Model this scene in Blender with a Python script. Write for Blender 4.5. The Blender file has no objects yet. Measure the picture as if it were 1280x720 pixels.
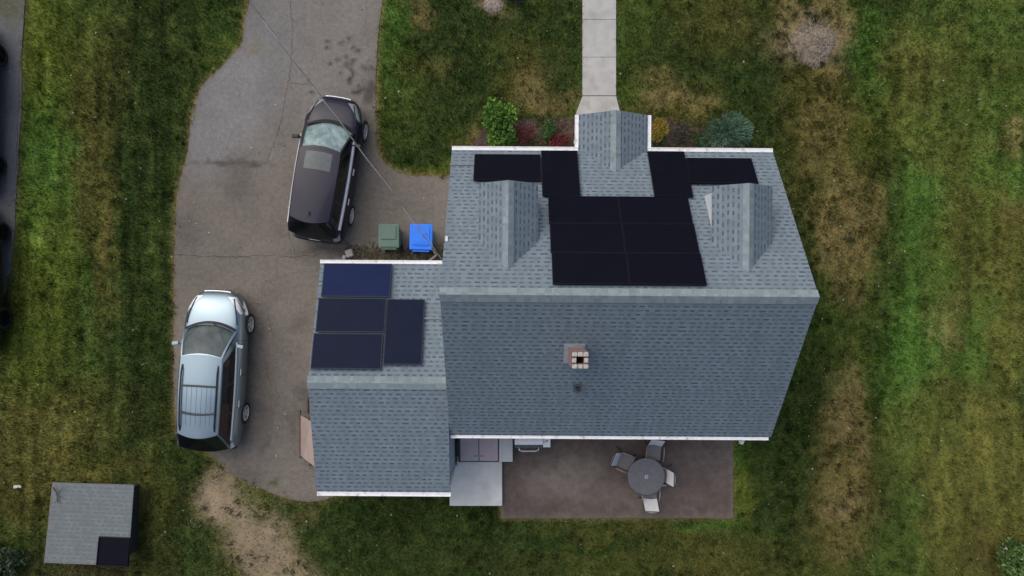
import bpy, bmesh, math, random
import numpy as np
from mathutils import Vector, Matrix
from mathutils.geometry import delaunay_2d_cdt
from mathutils.bvhtree import BVHTree

random.seed(7); np.random.seed(7)
R = math.radians
F, H = 853.0, 21.325                       # focal length in photo pixels, camera height in metres
sc = bpy.context.scene
COL = sc.collection

def P(px, py, z=0.0):                      # photo pixel -> world position at height z
    k = (H - z) / F
    return ((px - 640) * k, (360 - py) * k, z)

# ------------------------------------------------------------------ mesh helpers
class MB:
    def __init__(s): s.v = []; s.f = []; s.uv = []; s.mi = []; s.col = []; s.m = 0
    def face(s, idx, uv=None): s.f.append(idx); s.uv.append(uv); s.mi.append(s.m)
    def poly(s, pts, uv=None):
        n = len(s.v); s.v += [tuple(p) for p in pts]; s.face(list(range(n, n + len(pts))), uv)
    def box(s, c, d, rot=0.0, taper=1.0, M=None):
        n = len(s.v); cx, cy, cz = c; dx, dy, dz = d[0]/2, d[1]/2, d[2]/2
        ca, sa = math.cos(rot), math.sin(rot)
        for z, t in ((-dz, 1.0), (dz, taper)):
            for x, y in ((-dx, -dy), (dx, -dy), (dx, dy), (-dx, dy)):
                p = Vector((x*t, y*t, z))
                if M is not None: p = M @ p; s.v.append((cx+p.x, cy+p.y, cz+p.z))
                else: s.v.append((cx + p.x*ca - p.y*sa, cy + p.x*sa + p.y*ca, cz + p.z))
        for q in ((0,3,2,1),(4,5,6,7),(0,1,5,4),(1,2,6,5),(2,3,7,6),(3,0,4,7)): s.face([n+i for i in q])
        return s
    def tube(s, pts, r, n=8, caps=True):
        pts = [Vector(p) for p in pts]; rings = []
        rr = r if isinstance(r, (list, tuple)) else [r]*len(pts)
        for i, p in enumerate(pts):
            t = (pts[min(i+1, len(pts)-1)] - pts[max(i-1, 0)]).normalized()
            a = t.orthogonal().normalized() if i == 0 else (a - t*a.dot(t)).normalized()
            b = t.cross(a); st = len(s.v)
            for k in range(n):
                q = p + (a*math.cos(2*math.pi*k/n) + b*math.sin(2*math.pi*k/n))*rr[i]; s.v.append(tuple(q))
            rings.append(st)
        for i in range(len(rings)-1):
            for k in range(n):
                s.face([rings[i]+k, rings[i]+(k+1)%n, rings[i+1]+(k+1)%n, rings[i+1]+k])
        if caps:
            s.face([rings[0]+k for k in range(n)][::-1]); s.face([rings[-1]+k for k in range(n)])
        return s
    def lathe(s, prof, c=(0,0,0), axis='z', n=32, closed=False):
        st = len(s.v); m = len(prof)
        for k in range(n):
            a = 2*math.pi*k/n
            for r, h in prof:
                x, y, z = r*math.cos(a), r*math.sin(a), h
                if axis == 'x': x, y, z = z, x, y
                s.v.append((c[0]+x, c[1]+y, c[2]+z))
        for k in range(n):
            for j in range(m if closed else m-1):
                j2 = (j+1) % m
                s.face([st+k*m+j, st+((k+1)%n)*m+j, st+((k+1)%n)*m+j2, st+k*m+j2])
        return s
    def grid(s, fn, nu, nv):
        st = len(s.v)
        for i in range(nu+1):
            for j in range(nv+1): s.v.append(tuple(fn(i/nu, j/nv)))
        for i in range(nu):
            for j in range(nv):
                a = st+i*(nv+1)+j; s.face([a, a+nv+1, a+nv+2, a+1])
        return s
    def slab(s, pts, th, uo=None, ud=None, side_mi=None):
        """planar polygon (ccw from outside) with thickness; uv in metres from origin uo along ud"""
        pts = [Vector(p) for p in pts]
        nrm = Vector((0,0,0))
        for i in range(len(pts)): nrm += (pts[i]-pts[0]).cross(pts[(i+1)%len(pts)]-pts[0])
        nrm.normalize(); uv = None
        if ud is not None:
            ud = Vector(ud).normalized(); vd = nrm.cross(ud); uo = Vector(uo)
            uv = [((p-uo).dot(ud), (p-uo).dot(vd)) for p in pts]
        n = len(s.v); m = len(pts)
        s.v += [tuple(p) for p in pts] + [tuple(p - nrm*th) for p in pts]
        s.face(list(range(n, n+m)), uv)
        keep = s.m
        if side_mi is not None: s.m = side_mi
        s.face([n+m+i for i in range(m)][::-1])
        for i in range(m):
            j = (i+1) % m; s.face([n+i, n+m+i, n+m+j, n+j])
        s.m = keep
        return s

BASE = {}
def obj(name, mb, mat, parent=None, smooth=False, bevel=0.0, fix=True):
    me = bpy.data.meshes.new(name)
    b = BASE.get(parent.name, (0,0,0)) if parent else (0,0,0)
    if parent and parent.parent: b = BASE.get(parent.parent.name, (0,0,0))
    me.from_pydata([(x-b[0], y-b[1], z-b[2]) for x, y, z in mb.v], [], mb.f)
    if any(u for u in mb.uv):
        ul = me.uv_layers.new(name='UVMap'); i = 0
        for f, u in zip(mb.f, mb.uv):
            for k in range(len(f)):
                if u: ul.data[i].uv = u[k]
                i += 1
    mats = mat if isinstance(mat, (list, tuple)) else [mat]
    for m in mats: me.materials.append(m)
    if len(mats) > 1: me.polygons.foreach_set('material_index', mb.mi)
    if fix:
        bm = bmesh.new(); bm.from_mesh(me)
        bmesh.ops.recalc_face_normals(bm, faces=bm.faces); bm.to_mesh(me); bm.free()
    if smooth: me.polygons.foreach_set('use_smooth', [True]*len(me.polygons))
    o = bpy.data.objects.new(name, me); COL.objects.link(o)
    if parent: o.parent = parent
    if bevel:
        md = o.modifiers.new('Bevel', 'BEVEL'); md.width = bevel; md.segments = 2; md.limit_method = 'ANGLE'
    return o

def tag(o, label=None, cat=None, group=None, kind=None):
    if label: o['label'] = label
    if cat: o['category'] = cat
    if group: o['group'] = group
    if kind: o['kind'] = kind
    return o

def thing(name, label, cat, base=(0,0,0), rotz=0.0, group=None, local=False, loc=None):
    o = bpy.data.objects.new(name, None); COL.objects.link(o); o.empty_display_size = .3
    tag(o, label, cat, group)
    o.location = loc if loc is not None else base; o.rotation_euler = (0, 0, rotz)
    if not local: BASE[o.name] = tuple(base)
    return o

HR = R(-0.4)
def hthing(name, label, cat, base, group=None):     # thing built in the house's own frame
    p = Matrix.Rotation(HR, 3, 'Z') @ Vector(base)
    return thing(name, label, cat, base, HR, group, loc=p)

# ------------------------------------------------------------------ numpy noise
_T = np.random.RandomState(3).rand(256, 256)
def vnoise(x, y, seed=0):
    x = x + seed*17.31; y = y + seed*5.77
    xi = np.floor(x).astype(int); yi = np.floor(y).astype(int); fx = x-xi; fy = y-yi
    fx = fx*fx*(3-2*fx); fy = fy*fy*(3-2*fy)
    g = lambda a, b: _T[a % 256, b % 256]
    return (g(xi,yi)*(1-fx)+g(xi+1,yi)*fx)*(1-fy) + (g(xi,yi+1)*(1-fx)+g(xi+1,yi+1)*fx)*fy
def fbm(x, y, seed=0, oct=4):
    s = 0; a = .5; t = 0
    for o in range(oct):
        s = s + a*vnoise(x*2**o, y*2**o, seed+o*3); t += a; a *= .55
    return s/t
def inside(poly, x, y):
    r = np.zeros(x.shape, bool); n = len(poly)
    for i in range(n):
        x1, y1 = poly[i]; x2, y2 = poly[(i+1) % n]
        if y1 == y2: continue
        c = ((y1 > y) != (y2 > y)) & (x < (x2-x1)*(y-y1)/(y2-y1)+x1); r ^= c
    return r
def edgedist(poly, x, y):
    d = np.full(x.shape, 1e9); n = len(poly)
    for i in range(n):
        x1, y1 = poly[i]; x2, y2 = poly[(i+1) % n]; ex, ey = x2-x1, y2-y1
        t = np.clip(((x-x1)*ex+(y-y1)*ey)/(ex*ex+ey*ey+1e-9), 0, 1)
        d = np.minimum(d, np.hypot(x-x1-t*ex, y-y1-t*ey))
    return d

# ------------------------------------------------------------------ materials
def new_mat(name):
    m = bpy.data.materials.new(name); m.use_nodes = True; nt = m.node_tree; nt.nodes.clear()
    out = nt.nodes.new('ShaderNodeOutputMaterial'); b = nt.nodes.new('ShaderNodeBsdfPrincipled')
    nt.links.new(b.outputs[0], out.inputs[0]); return m, nt, b, out
def N(nt, t, **kw):
    n = nt.nodes.new('ShaderNode'+t)
    for k, v in kw.items(): setattr(n, k, v)
    return n
def M_(nt, op, a, b=None, c=None):
    n = N(nt, 'Math', operation=op)
    for i, x in enumerate((a, b, c)):
        if x is None: continue
        if isinstance(x, (int, float)): n.inputs[i].default_value = x
        else: nt.links.new(x, n.inputs[i])
    return n.outputs[0]
def mixc(nt, fac, a, b, blend='MIX'):
    n = N(nt, 'Mix', data_type='RGBA', blend_type=blend)
    for i, x in ((0, fac), (6, a), (7, b)):
        if isinstance(x, (int, float)): n.inputs[i].default_value = x
        elif isinstance(x, (tuple, list)): n.inputs[i].default_value = (*x[:3], 1)
        else: nt.links.new(x, n.inputs[i])
    return n.outputs[2]
def bump(nt, b, height, strength=.3, dist=.01):
    n = N(nt, 'Bump'); n.inputs['Strength'].default_value = strength; n.inputs['Distance'].default_value = dist
    nt.links.new(height, n.inputs['Height']); nt.links.new(n.outputs[0], b.inputs['Normal'])
def mat(name, c, rough=.6, metal=0.0, var=.12, scale=6.0, spec=.5, coat=0.0, bmp=0.0, stain=None):
    m, nt, b, _ = new_mat(name)
    b.inputs['Roughness'].default_value = rough; b.inputs['Metallic'].default_value = metal
    b.inputs['Specular IOR Level'].default_value = spec; b.inputs['Coat Weight'].default_value = coat
    tc = N(nt, 'TexCoord'); nz = N(nt, 'TexNoise'); nz.inputs['Scale'].default_value = scale
    nz.inputs['Detail'].default_value = 6; nt.links.new(tc.outputs['Object'], nz.inputs['Vector'])
    d = tuple(max(0, x*(1-var*1.6)) for x in c); l = tuple(min(1, x*(1+var*1.6)) for x in c)
    mr = N(nt, 'MapRange'); mr.inputs[1].default_value = .3; mr.inputs[2].default_value = .7
    nt.links.new(nz.outputs['Fac'], mr.inputs[0])
    col = mixc(nt, mr.outputs[0], d, l)
    if stain:
        n2 = N(nt, 'TexNoise'); n2.inputs['Scale'].default_value = stain[1]; n2.inputs['Detail'].default_value = 8
        nt.links.new(tc.outputs['Object'], n2.inputs['Vector'])
        m2 = N(nt, 'MapRange'); m2.inputs[1].default_value = .55; m2.inputs[2].default_value = .75
        nt.links.new(n2.outputs['Fac'], m2.inputs[0]); col = mixc(nt, m2.outputs[0], col, stain[0])
    nt.links.new(col, b.inputs['Base Color'])
    if bmp: bump(nt, b, nz.outputs['Fac'], bmp)
    return m
def attr_mat(name, rough=.9, grain=40., amt=.25, bmp=.3, spec=.2, trans=0.0, mid=None):
    m, nt, b, out = new_mat(name); b.inputs['Roughness'].default_value = rough
    b.inputs['Specular IOR Level'].default_value = spec
    at = N(nt, 'Attribute'); at.attribute_name = 'Col'
    col = at.outputs['Color']
    if amt:
        g = N(nt, 'NewGeometry'); nz = N(nt, 'TexNoise'); nz.inputs['Scale'].default_value = grain
        nz.inputs['Detail'].default_value = 5; nz.inputs['Roughness'].default_value = .7
        nt.links.new(g.outputs['Position'], nz.inputs['Vector'])
        mr = N(nt, 'MapRange'); mr.inputs[1].default_value = .25; mr.inputs[2].default_value = .75
        mr.inputs[3].default_value = 1-amt; mr.inputs[4].default_value = 1+amt
        nt.links.new(nz.outputs['Fac'], mr.inputs[0])
        fac = mr.outputs[0]
        if mid:
            n2 = N(nt, 'TexNoise'); n2.inputs['Scale'].default_value = mid[0]; n2.inputs['Detail'].default_value = 6; n2.inputs['Roughness'].default_value = .65
            nt.links.new(g.outputs['Position'], n2.inputs['Vector'])
            m2 = N(nt, 'MapRange'); m2.inputs[1].default_value = .3; m2.inputs[2].default_value = .7; m2.inputs[3].default_value = 1-mid[1]; m2.inputs[4].default_value = 1+mid[1]
            nt.links.new(n2.outputs['Fac'], m2.inputs[0]); fac = M_(nt, 'MULTIPLY', fac, m2.outputs[0])
        cc = N(nt, 'CombineColor')
        for i in range(3): nt.links.new(fac, cc.inputs[i])
        col = mixc(nt, 1.0, col, cc.outputs[0], 'MULTIPLY')
        if bmp: bump(nt, b, nz.outputs['Fac'], bmp)
    nt.links.new(col, b.inputs['Base Color'])
    if trans:
        tr = N(nt, 'BsdfTranslucent'); nt.links.new(col, tr.inputs[0])
        mx = N(nt, 'MixShader'); mx.inputs[0].default_value = trans
        nt.links.new(b.outputs[0], mx.inputs[1]); nt.links.new(tr.outputs[0], mx.inputs[2]); nt.links.new(mx.outputs[0], out.inputs[0])
    return m

def shingle_mat(name, base, dark, cap=False):
    m, nt, b, _ = new_mat(name); b.inputs['Roughness'].default_value = .85; b.inputs['Specular IOR Level'].default_value = .3
    uvn = N(nt, 'UVMap'); sep = N(nt, 'SeparateXYZ'); nt.links.new(uvn.outputs[0], sep.inputs[0])
    u, v = sep.outputs[0], sep.outputs[1]
    e, t = .123, .205
    vr = M_(nt, 'DIVIDE', v, e); row = M_(nt, 'FLOOR', vr); fv = M_(nt, 'FRACT', vr)
    w1 = N(nt, 'TexWhiteNoise', noise_dimensions='1D'); nt.links.new(row, w1.inputs['W'])
    wob = N(nt, 'TexNoise', noise_dimensions='2D'); wob.inputs['Scale'].default_value = 1.6
    nt.links.new(uvn.outputs[0], wob.inputs['Vector'])
    uu = M_(nt, 'ADD', M_(nt, 'DIVIDE', u, t), M_(nt, 'MULTIPLY', w1.outputs['Value'], 9.0))
    uu = M_(nt, 'ADD', uu, M_(nt, 'MULTIPLY', wob.outputs['Fac'], 1.4))
    cell = M_(nt, 'FLOOR', uu); fu = M_(nt, 'FRACT', uu)
    cv = N(nt, 'CombineXYZ'); nt.links.new(cell, cv.inputs[0]); nt.links.new(row, cv.inputs[1])
    w2 = N(nt, 'TexWhiteNoise', noise_dimensions='2D'); nt.links.new(cv.outputs[0], w2.inputs['Vector'])
    r = w2.outputs['Value']
    def ss(x, a, bb):
        n = N(nt, 'MapRange', interpolation_type='SMOOTHSTEP'); nt.links.new(x, n.inputs[0])
        n.inputs[1].default_value = a; n.inputs[2].default_value = bb; return n.outputs[0]
    wid = M_(nt, 'ADD', M_(nt, 'MULTIPLY', r, .26), .40)
    a1 = M_(nt, 'LESS_THAN', fu, wid)
    band = M_(nt, 'MULTIPLY', ss(fv, .0, .14), M_(nt, 'SUBTRACT', 1.0, ss(fv, .36, .56)))
    w3 = N(nt, 'TexWhiteNoise', noise_dimensions='3D')
    cv3 = N(nt, 'CombineXYZ'); nt.links.new(cell, cv3.inputs[0]); nt.links.new(row, cv3.inputs[1]); cv3.inputs[2].default_value = 4.4
    nt.links.new(cv3.outputs[0], w3.inputs['Vector'])
    amp = M_(nt, 'ADD', M_(nt, 'MULTIPLY', w3.outputs['Value'], .5), .38)
    dash = M_(nt, 'MULTIPLY', M_(nt, 'MULTIPLY', a1, band), amp)
    line = M_(nt, 'MULTIPLY', band, .10)
    mask = M_(nt, 'MAXIMUM', dash, line)
    # weathering and granules
    tc = N(nt, 'TexCoord'); n1 = N(nt, 'TexNoise'); n1.inputs['Scale'].default_value = .8; n1.inputs['Detail'].default_value = 5
    nt.links.new(tc.outputs['Object'], n1.inputs['Vector'])
    n2 = N(nt, 'TexNoise'); n2.inputs['Scale'].default_value = 45; n2.inputs['Detail'].default_value = 3
    nt.links.new(tc.outputs['Object'], n2.inputs['Vector'])
    mps = N(nt, 'Mapping'); mps.inputs['Scale'].default_value = (2.6, .22, 1); nt.links.new(uvn.outputs[0], mps.inputs[0])
    n3 = N(nt, 'TexNoise'); n3.inputs['Scale'].default_value = 1.0; n3.inputs['Detail'].default_value = 5; nt.links.new(mps.outputs[0], n3.inputs['Vector'])
    val = M_(nt, 'ADD', M_(nt, 'ADD', M_(nt, 'ADD', M_(nt, 'MULTIPLY', w3.outputs['Value'], .14), M_(nt, 'MULTIPLY', M_(nt, 'SUBTRACT', n3.outputs['Fac'], .5), .32 if not cap else .2)), M_(nt, 'MULTIPLY', r, .09 if not cap else .22), M_(nt, 'MULTIPLY', n1.outputs['Fac'], .34)), M_(nt, 'MULTIPLY', n2.outputs['Fac'], .36))
    val = M_(nt, 'ADD', val, .585)
    cc = N(nt, 'CombineColor')
    for i in range(3): nt.links.new(val, cc.inputs[i])
    col = mixc(nt, 1.0, base, cc.outputs[0], 'MULTIPLY')
    if not cap:
        col = mixc(nt, mask, col, dark)
        bump(nt, b, M_(nt, 'ADD', M_(nt, 'MULTIPLY', mask, -1.0), M_(nt, 'MULTIPLY', n2.outputs['Fac'], .3)), .5, .012)
    nt.links.new(col, b.inputs['Base Color'])
    return m

def cell_mat(name, c, line, rough=.25, spec=.25):
    m, nt, b, _ = new_mat(name); b.inputs['Roughness'].default_value = rough; b.inputs['Specular IOR Level'].default_value = spec
    uvn = N(nt, 'UVMap'); sep = N(nt, 'SeparateXYZ'); nt.links.new(uvn.outputs[0], sep.inputs[0])
    def ln(x, p, w):
        f = M_(nt, 'FRACT', M_(nt, 'DIVIDE', x, p)); return M_(nt, 'LESS_THAN', f, w)
    g = M_(nt, 'MAXIMUM', ln(sep.outputs[0], .158, .035), ln(sep.outputs[1], .158, .035))
    bus = M_(nt, 'MULTIPLY', ln(sep.outputs[1], .0316, .12), .35)
    mk = M_(nt, 'MAXIMUM', g, bus)
    tc = N(nt, 'TexCoord'); n1 = N(nt, 'TexNoise'); n1.inputs['Scale'].default_value = 2.5; nt.links.new(tc.outputs['Object'], n1.inputs['Vector'])
    c2 = mixc(nt, n1.outputs['Fac'], tuple(x*.75 for x in c), tuple(x*1.25 for x in c))
    nt.links.new(mixc(nt, mk, c2, line), b.inputs['Base Color'])
    return m

def brick_mat(name):
    m, nt, b, _ = new_mat(name); b.inputs['Roughness'].default_value = .9
    tc = N(nt, 'TexCoord'); br = N(nt, 'TexBrick'); br.inputs['Scale'].default_value = 1
    br.inputs['Brick Width'].default_value = .2; br.inputs['Row Height'].default_value = .07; br.inputs['Mortar Size'].default_value = .008
    br.inputs['Color1'].default_value = (.19,.095,.085,1); br.inputs['Color2'].default_value = (.26,.135,.12,1); br.inputs['Mortar'].default_value = (.4,.37,.35,1)
    mp = N(nt, 'Mapping'); mp.inputs['Rotation'].default_value = (R(90), 0, R(35))
    nt.links.new(tc.outputs['Object'], mp.inputs[0]); nt.links.new(mp.outputs[0], br.inputs['Vector']); nt.links.new(br.outputs['Color'], b.inputs['Base Color'])
    return m

def paint_mat(name, c, rough=.3, metal=.0, flake=.06, coat=.6):
    m, nt, b, _ = new_mat(name); b.inputs['Metallic'].default_value = metal
    b.inputs['Coat Weight'].default_value = coat; b.inputs['Coat Roughness'].default_value = .06
    tc = N(nt, 'TexCoord'); n1 = N(nt, 'TexNoise'); n1.inputs['Scale'].default_value = 2.2; n1.inputs['Detail'].default_value = 7
    nt.links.new(tc.outputs['Object'], n1.inputs['Vector'])
    nt.links.new(mixc(nt, n1.outputs['Fac'], tuple(x*(1-flake*2) for x in c), tuple(x*(1+flake*2) for x in c)), b.inputs['Base Color'])
    mr = N(nt, 'MapRange'); mr.inputs[3].default_value = rough-.08; mr.inputs[4].default_value = rough+.14
    nt.links.new(n1.outputs['Fac'], mr.inputs[0]); nt.links.new(mr.outputs[0], b.inputs['Roughness'])
    return m

def glass_mat(name, tint=(.6,.68,.68), opacity=.35, base=(.05,.06,.06)):
    m, nt, b, out = new_mat(name); b.inputs['Base Color'].default_value = (*base, 1); b.inputs['Roughness'].default_value = .04
    b.inputs['Specular IOR Level'].default_value = .8
    tr = N(nt, 'BsdfTransparent'); tr.inputs[0].default_value = (*tint, 1)
    mx = N(nt, 'MixShader'); mx.inputs[0].default_value = opacity
    nt.links.new(tr.outputs[0], mx.inputs[1]); nt.links.new(b.outputs[0], mx.inputs[2]); nt.links.new(mx.outputs[0], out.inputs[0])
    return m

SH   = shingle_mat('asphalt_shingles', (.203, .252, .296), (.055, .074, .104))
SHC  = shingle_mat('ridge_shingles', (.245, .295, .318), (.1, .12, .14), cap=True)
WHITE = mat('white_painted_metal', (.86, .86, .88), .4, var=.04, stain=((.45,.36,.34), 5.))
WOODW = mat('white_trim', (.74,.74,.74), .6, var=.05)
SIDING = mat('pale_blue_siding', (.40,.48,.57), .7, var=.06)
HSIDING = mat('grey_white_siding', (.72,.73,.74), .7, var=.06)
UNDER = mat('soffit', (.12,.13,.14), .8)
PANE = mat('window_pane', (.03,.04,.05), .08, var=.05)
FRBLK = mat('black_frame', (.004,.004,.008), .5, var=.05, spec=.2)
FRGRY = mat('dark_grey_frame', (.022,.03,.052), .5, var=.05, spec=.2)
PV  = cell_mat('black_cells', (.0045,.0048,.0105), (.0075,.0085,.0165), .4, .06)
PVB = cell_mat('navy_cells', (.0045,.0095,.030), (.008,.015,.042), .35, .06)
PVSKY = cell_mat('sky_reflection_cells', (.006,.015,.064), (.010,.021,.082), .35, .06)  # top garage panel: sky reflection painted as extra blue in the cells
BRICK = brick_mat('chimney_brick')
CAPM = mat('pale_mortar', (.46,.41,.38), .9, var=.2, scale=20)
FLASH = mat('grey_flashing', (.31,.325,.36), .5, var=.1)
FLUEBLK = mat('flue_black', (.012,.009,.008), .95)  # near-black plate down inside the flue opening
BLACKP = mat('black_plastic', (.015,.015,.017), .5)
RUBBER = mat('rubber', (.014,.014,.015), .8)
RIM = mat('alloy_rim', (.6,.6,.61), .35, .25, var=.08)
CHROME = mat('bright_trim', (.62,.63,.68), .3, .35, var=.04)
CONC = mat('pale_concrete', (.46,.45,.43), .85, var=.07, scale=3, bmp=.1, stain=((.36,.345,.31), 2.2))
CONCP = mat('grey_concrete_pad', (.60,.605,.59), .85, var=.07, scale=2.2, bmp=.1, stain=((.46,.46,.42), 1.4))
BARK = mat('bark', (.09,.065,.045), .95)

# ------------------------------------------------------------------ ground polygons (pixel outlines on the ground)
def outline(pxs, jitter=.03, closed=True, sub=6, seed=1):
    pts = [Vector(P(x, y)[:2]) for x, y in pxs]; n = len(pts); out = []
    for i in range(n):
        p0, p1, p2, p3 = pts[i-1], pts[i], pts[(i+1)%n], pts[(i+2)%n]
        L = (p2-p1).length; k = max(2, int(L/.22))
        for j in range(k):
            t = j/k
            a, b = (p2-p0)*.5, (p3-p1)*.5
            mx = 1.2*L
            if a.length > mx: a = a.normalized()*mx
            if b.length > mx: b = b.normalized()*mx
            q = p1*(2*t**3-3*t**2+1) + a*(t**3-2*t**2+t) + p2*(-2*t**3+3*t**2) + b*(t**3-t**2)
            if jitter:
                nx = float(fbm(np.array(q.x*2.1), np.array(q.y*2.1), seed))-.5; ny = float(fbm(np.array(q.x*2.1), np.array(q.y*2.1), seed+9))-.5
                q = q + Vector((nx, ny))*jitter*3.2
            out.append((q.x, q.y))
    return out
DRIVE = outline([(316,-160),(316,-60),(312,0),(304,28),(302,52),(282,78),(253,108),(240,150),(234,195),(222,240),(218,330),(217,420),(218,500),(226,545),
                 (262,566),(285,590),(312,604),(345,618),(375,627),(398,627),(430,616),(480,606),(560,590),(600,520),(600,330),(598,222),(556,220),(520,219),(490,210),(472,188),
                 (470,130),(471,60),(478,0),(480,-60),(482,-160)], .035, seed=2)
NDRIVE = outline([(-420,-200),(31,-200),(31,0),(28,60),(26,150),(22,220),(17,300),(10,350),(-5,410),(-30,450),(-90,480),(-420,480)], .03, seed=4)
HOUSEFOOT = [(-1.7,3.55),(7.0,3.55),(7.0,-3.85),(-1.6,-3.85),(-1.6,-5.5),(-5.3,-5.5),(-5.25,.5),(-1.7,.5)]
WALK = [P(728,y)[:2] for y in (-200,)] + [P(728,120)[:2], P(720,140)[:2], P(719,170)[:2], P(777,170)[:2], P(775,140)[:2], P(770,120)[:2], P(770,-200)[:2]]
PAD = [(-1.70,-5.2),(-.31,-5.2),(-.30,-6.74),(-1.93,-6.74),(-1.93,-5.5),(-1.70,-5.5)]
PATIO = [(-.33,-3.8),(6.90,-3.8),(6.90,-7.19),(-.33,-7.19)]
BED = outline([(590,200),(596,172),(612,150),(640,150),(665,148),(700,150),(724,150),(724,205)], .03, seed=6)
BED2 = outline([(806,205),(806,152),(835,150),(870,160),(905,160),(925,172),(930,205)], .03, seed=7)
BED3 = outline([(420,345),(424,320),(442,314),(500,312),(545,314),(556,345)], .03, seed=8)

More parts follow.
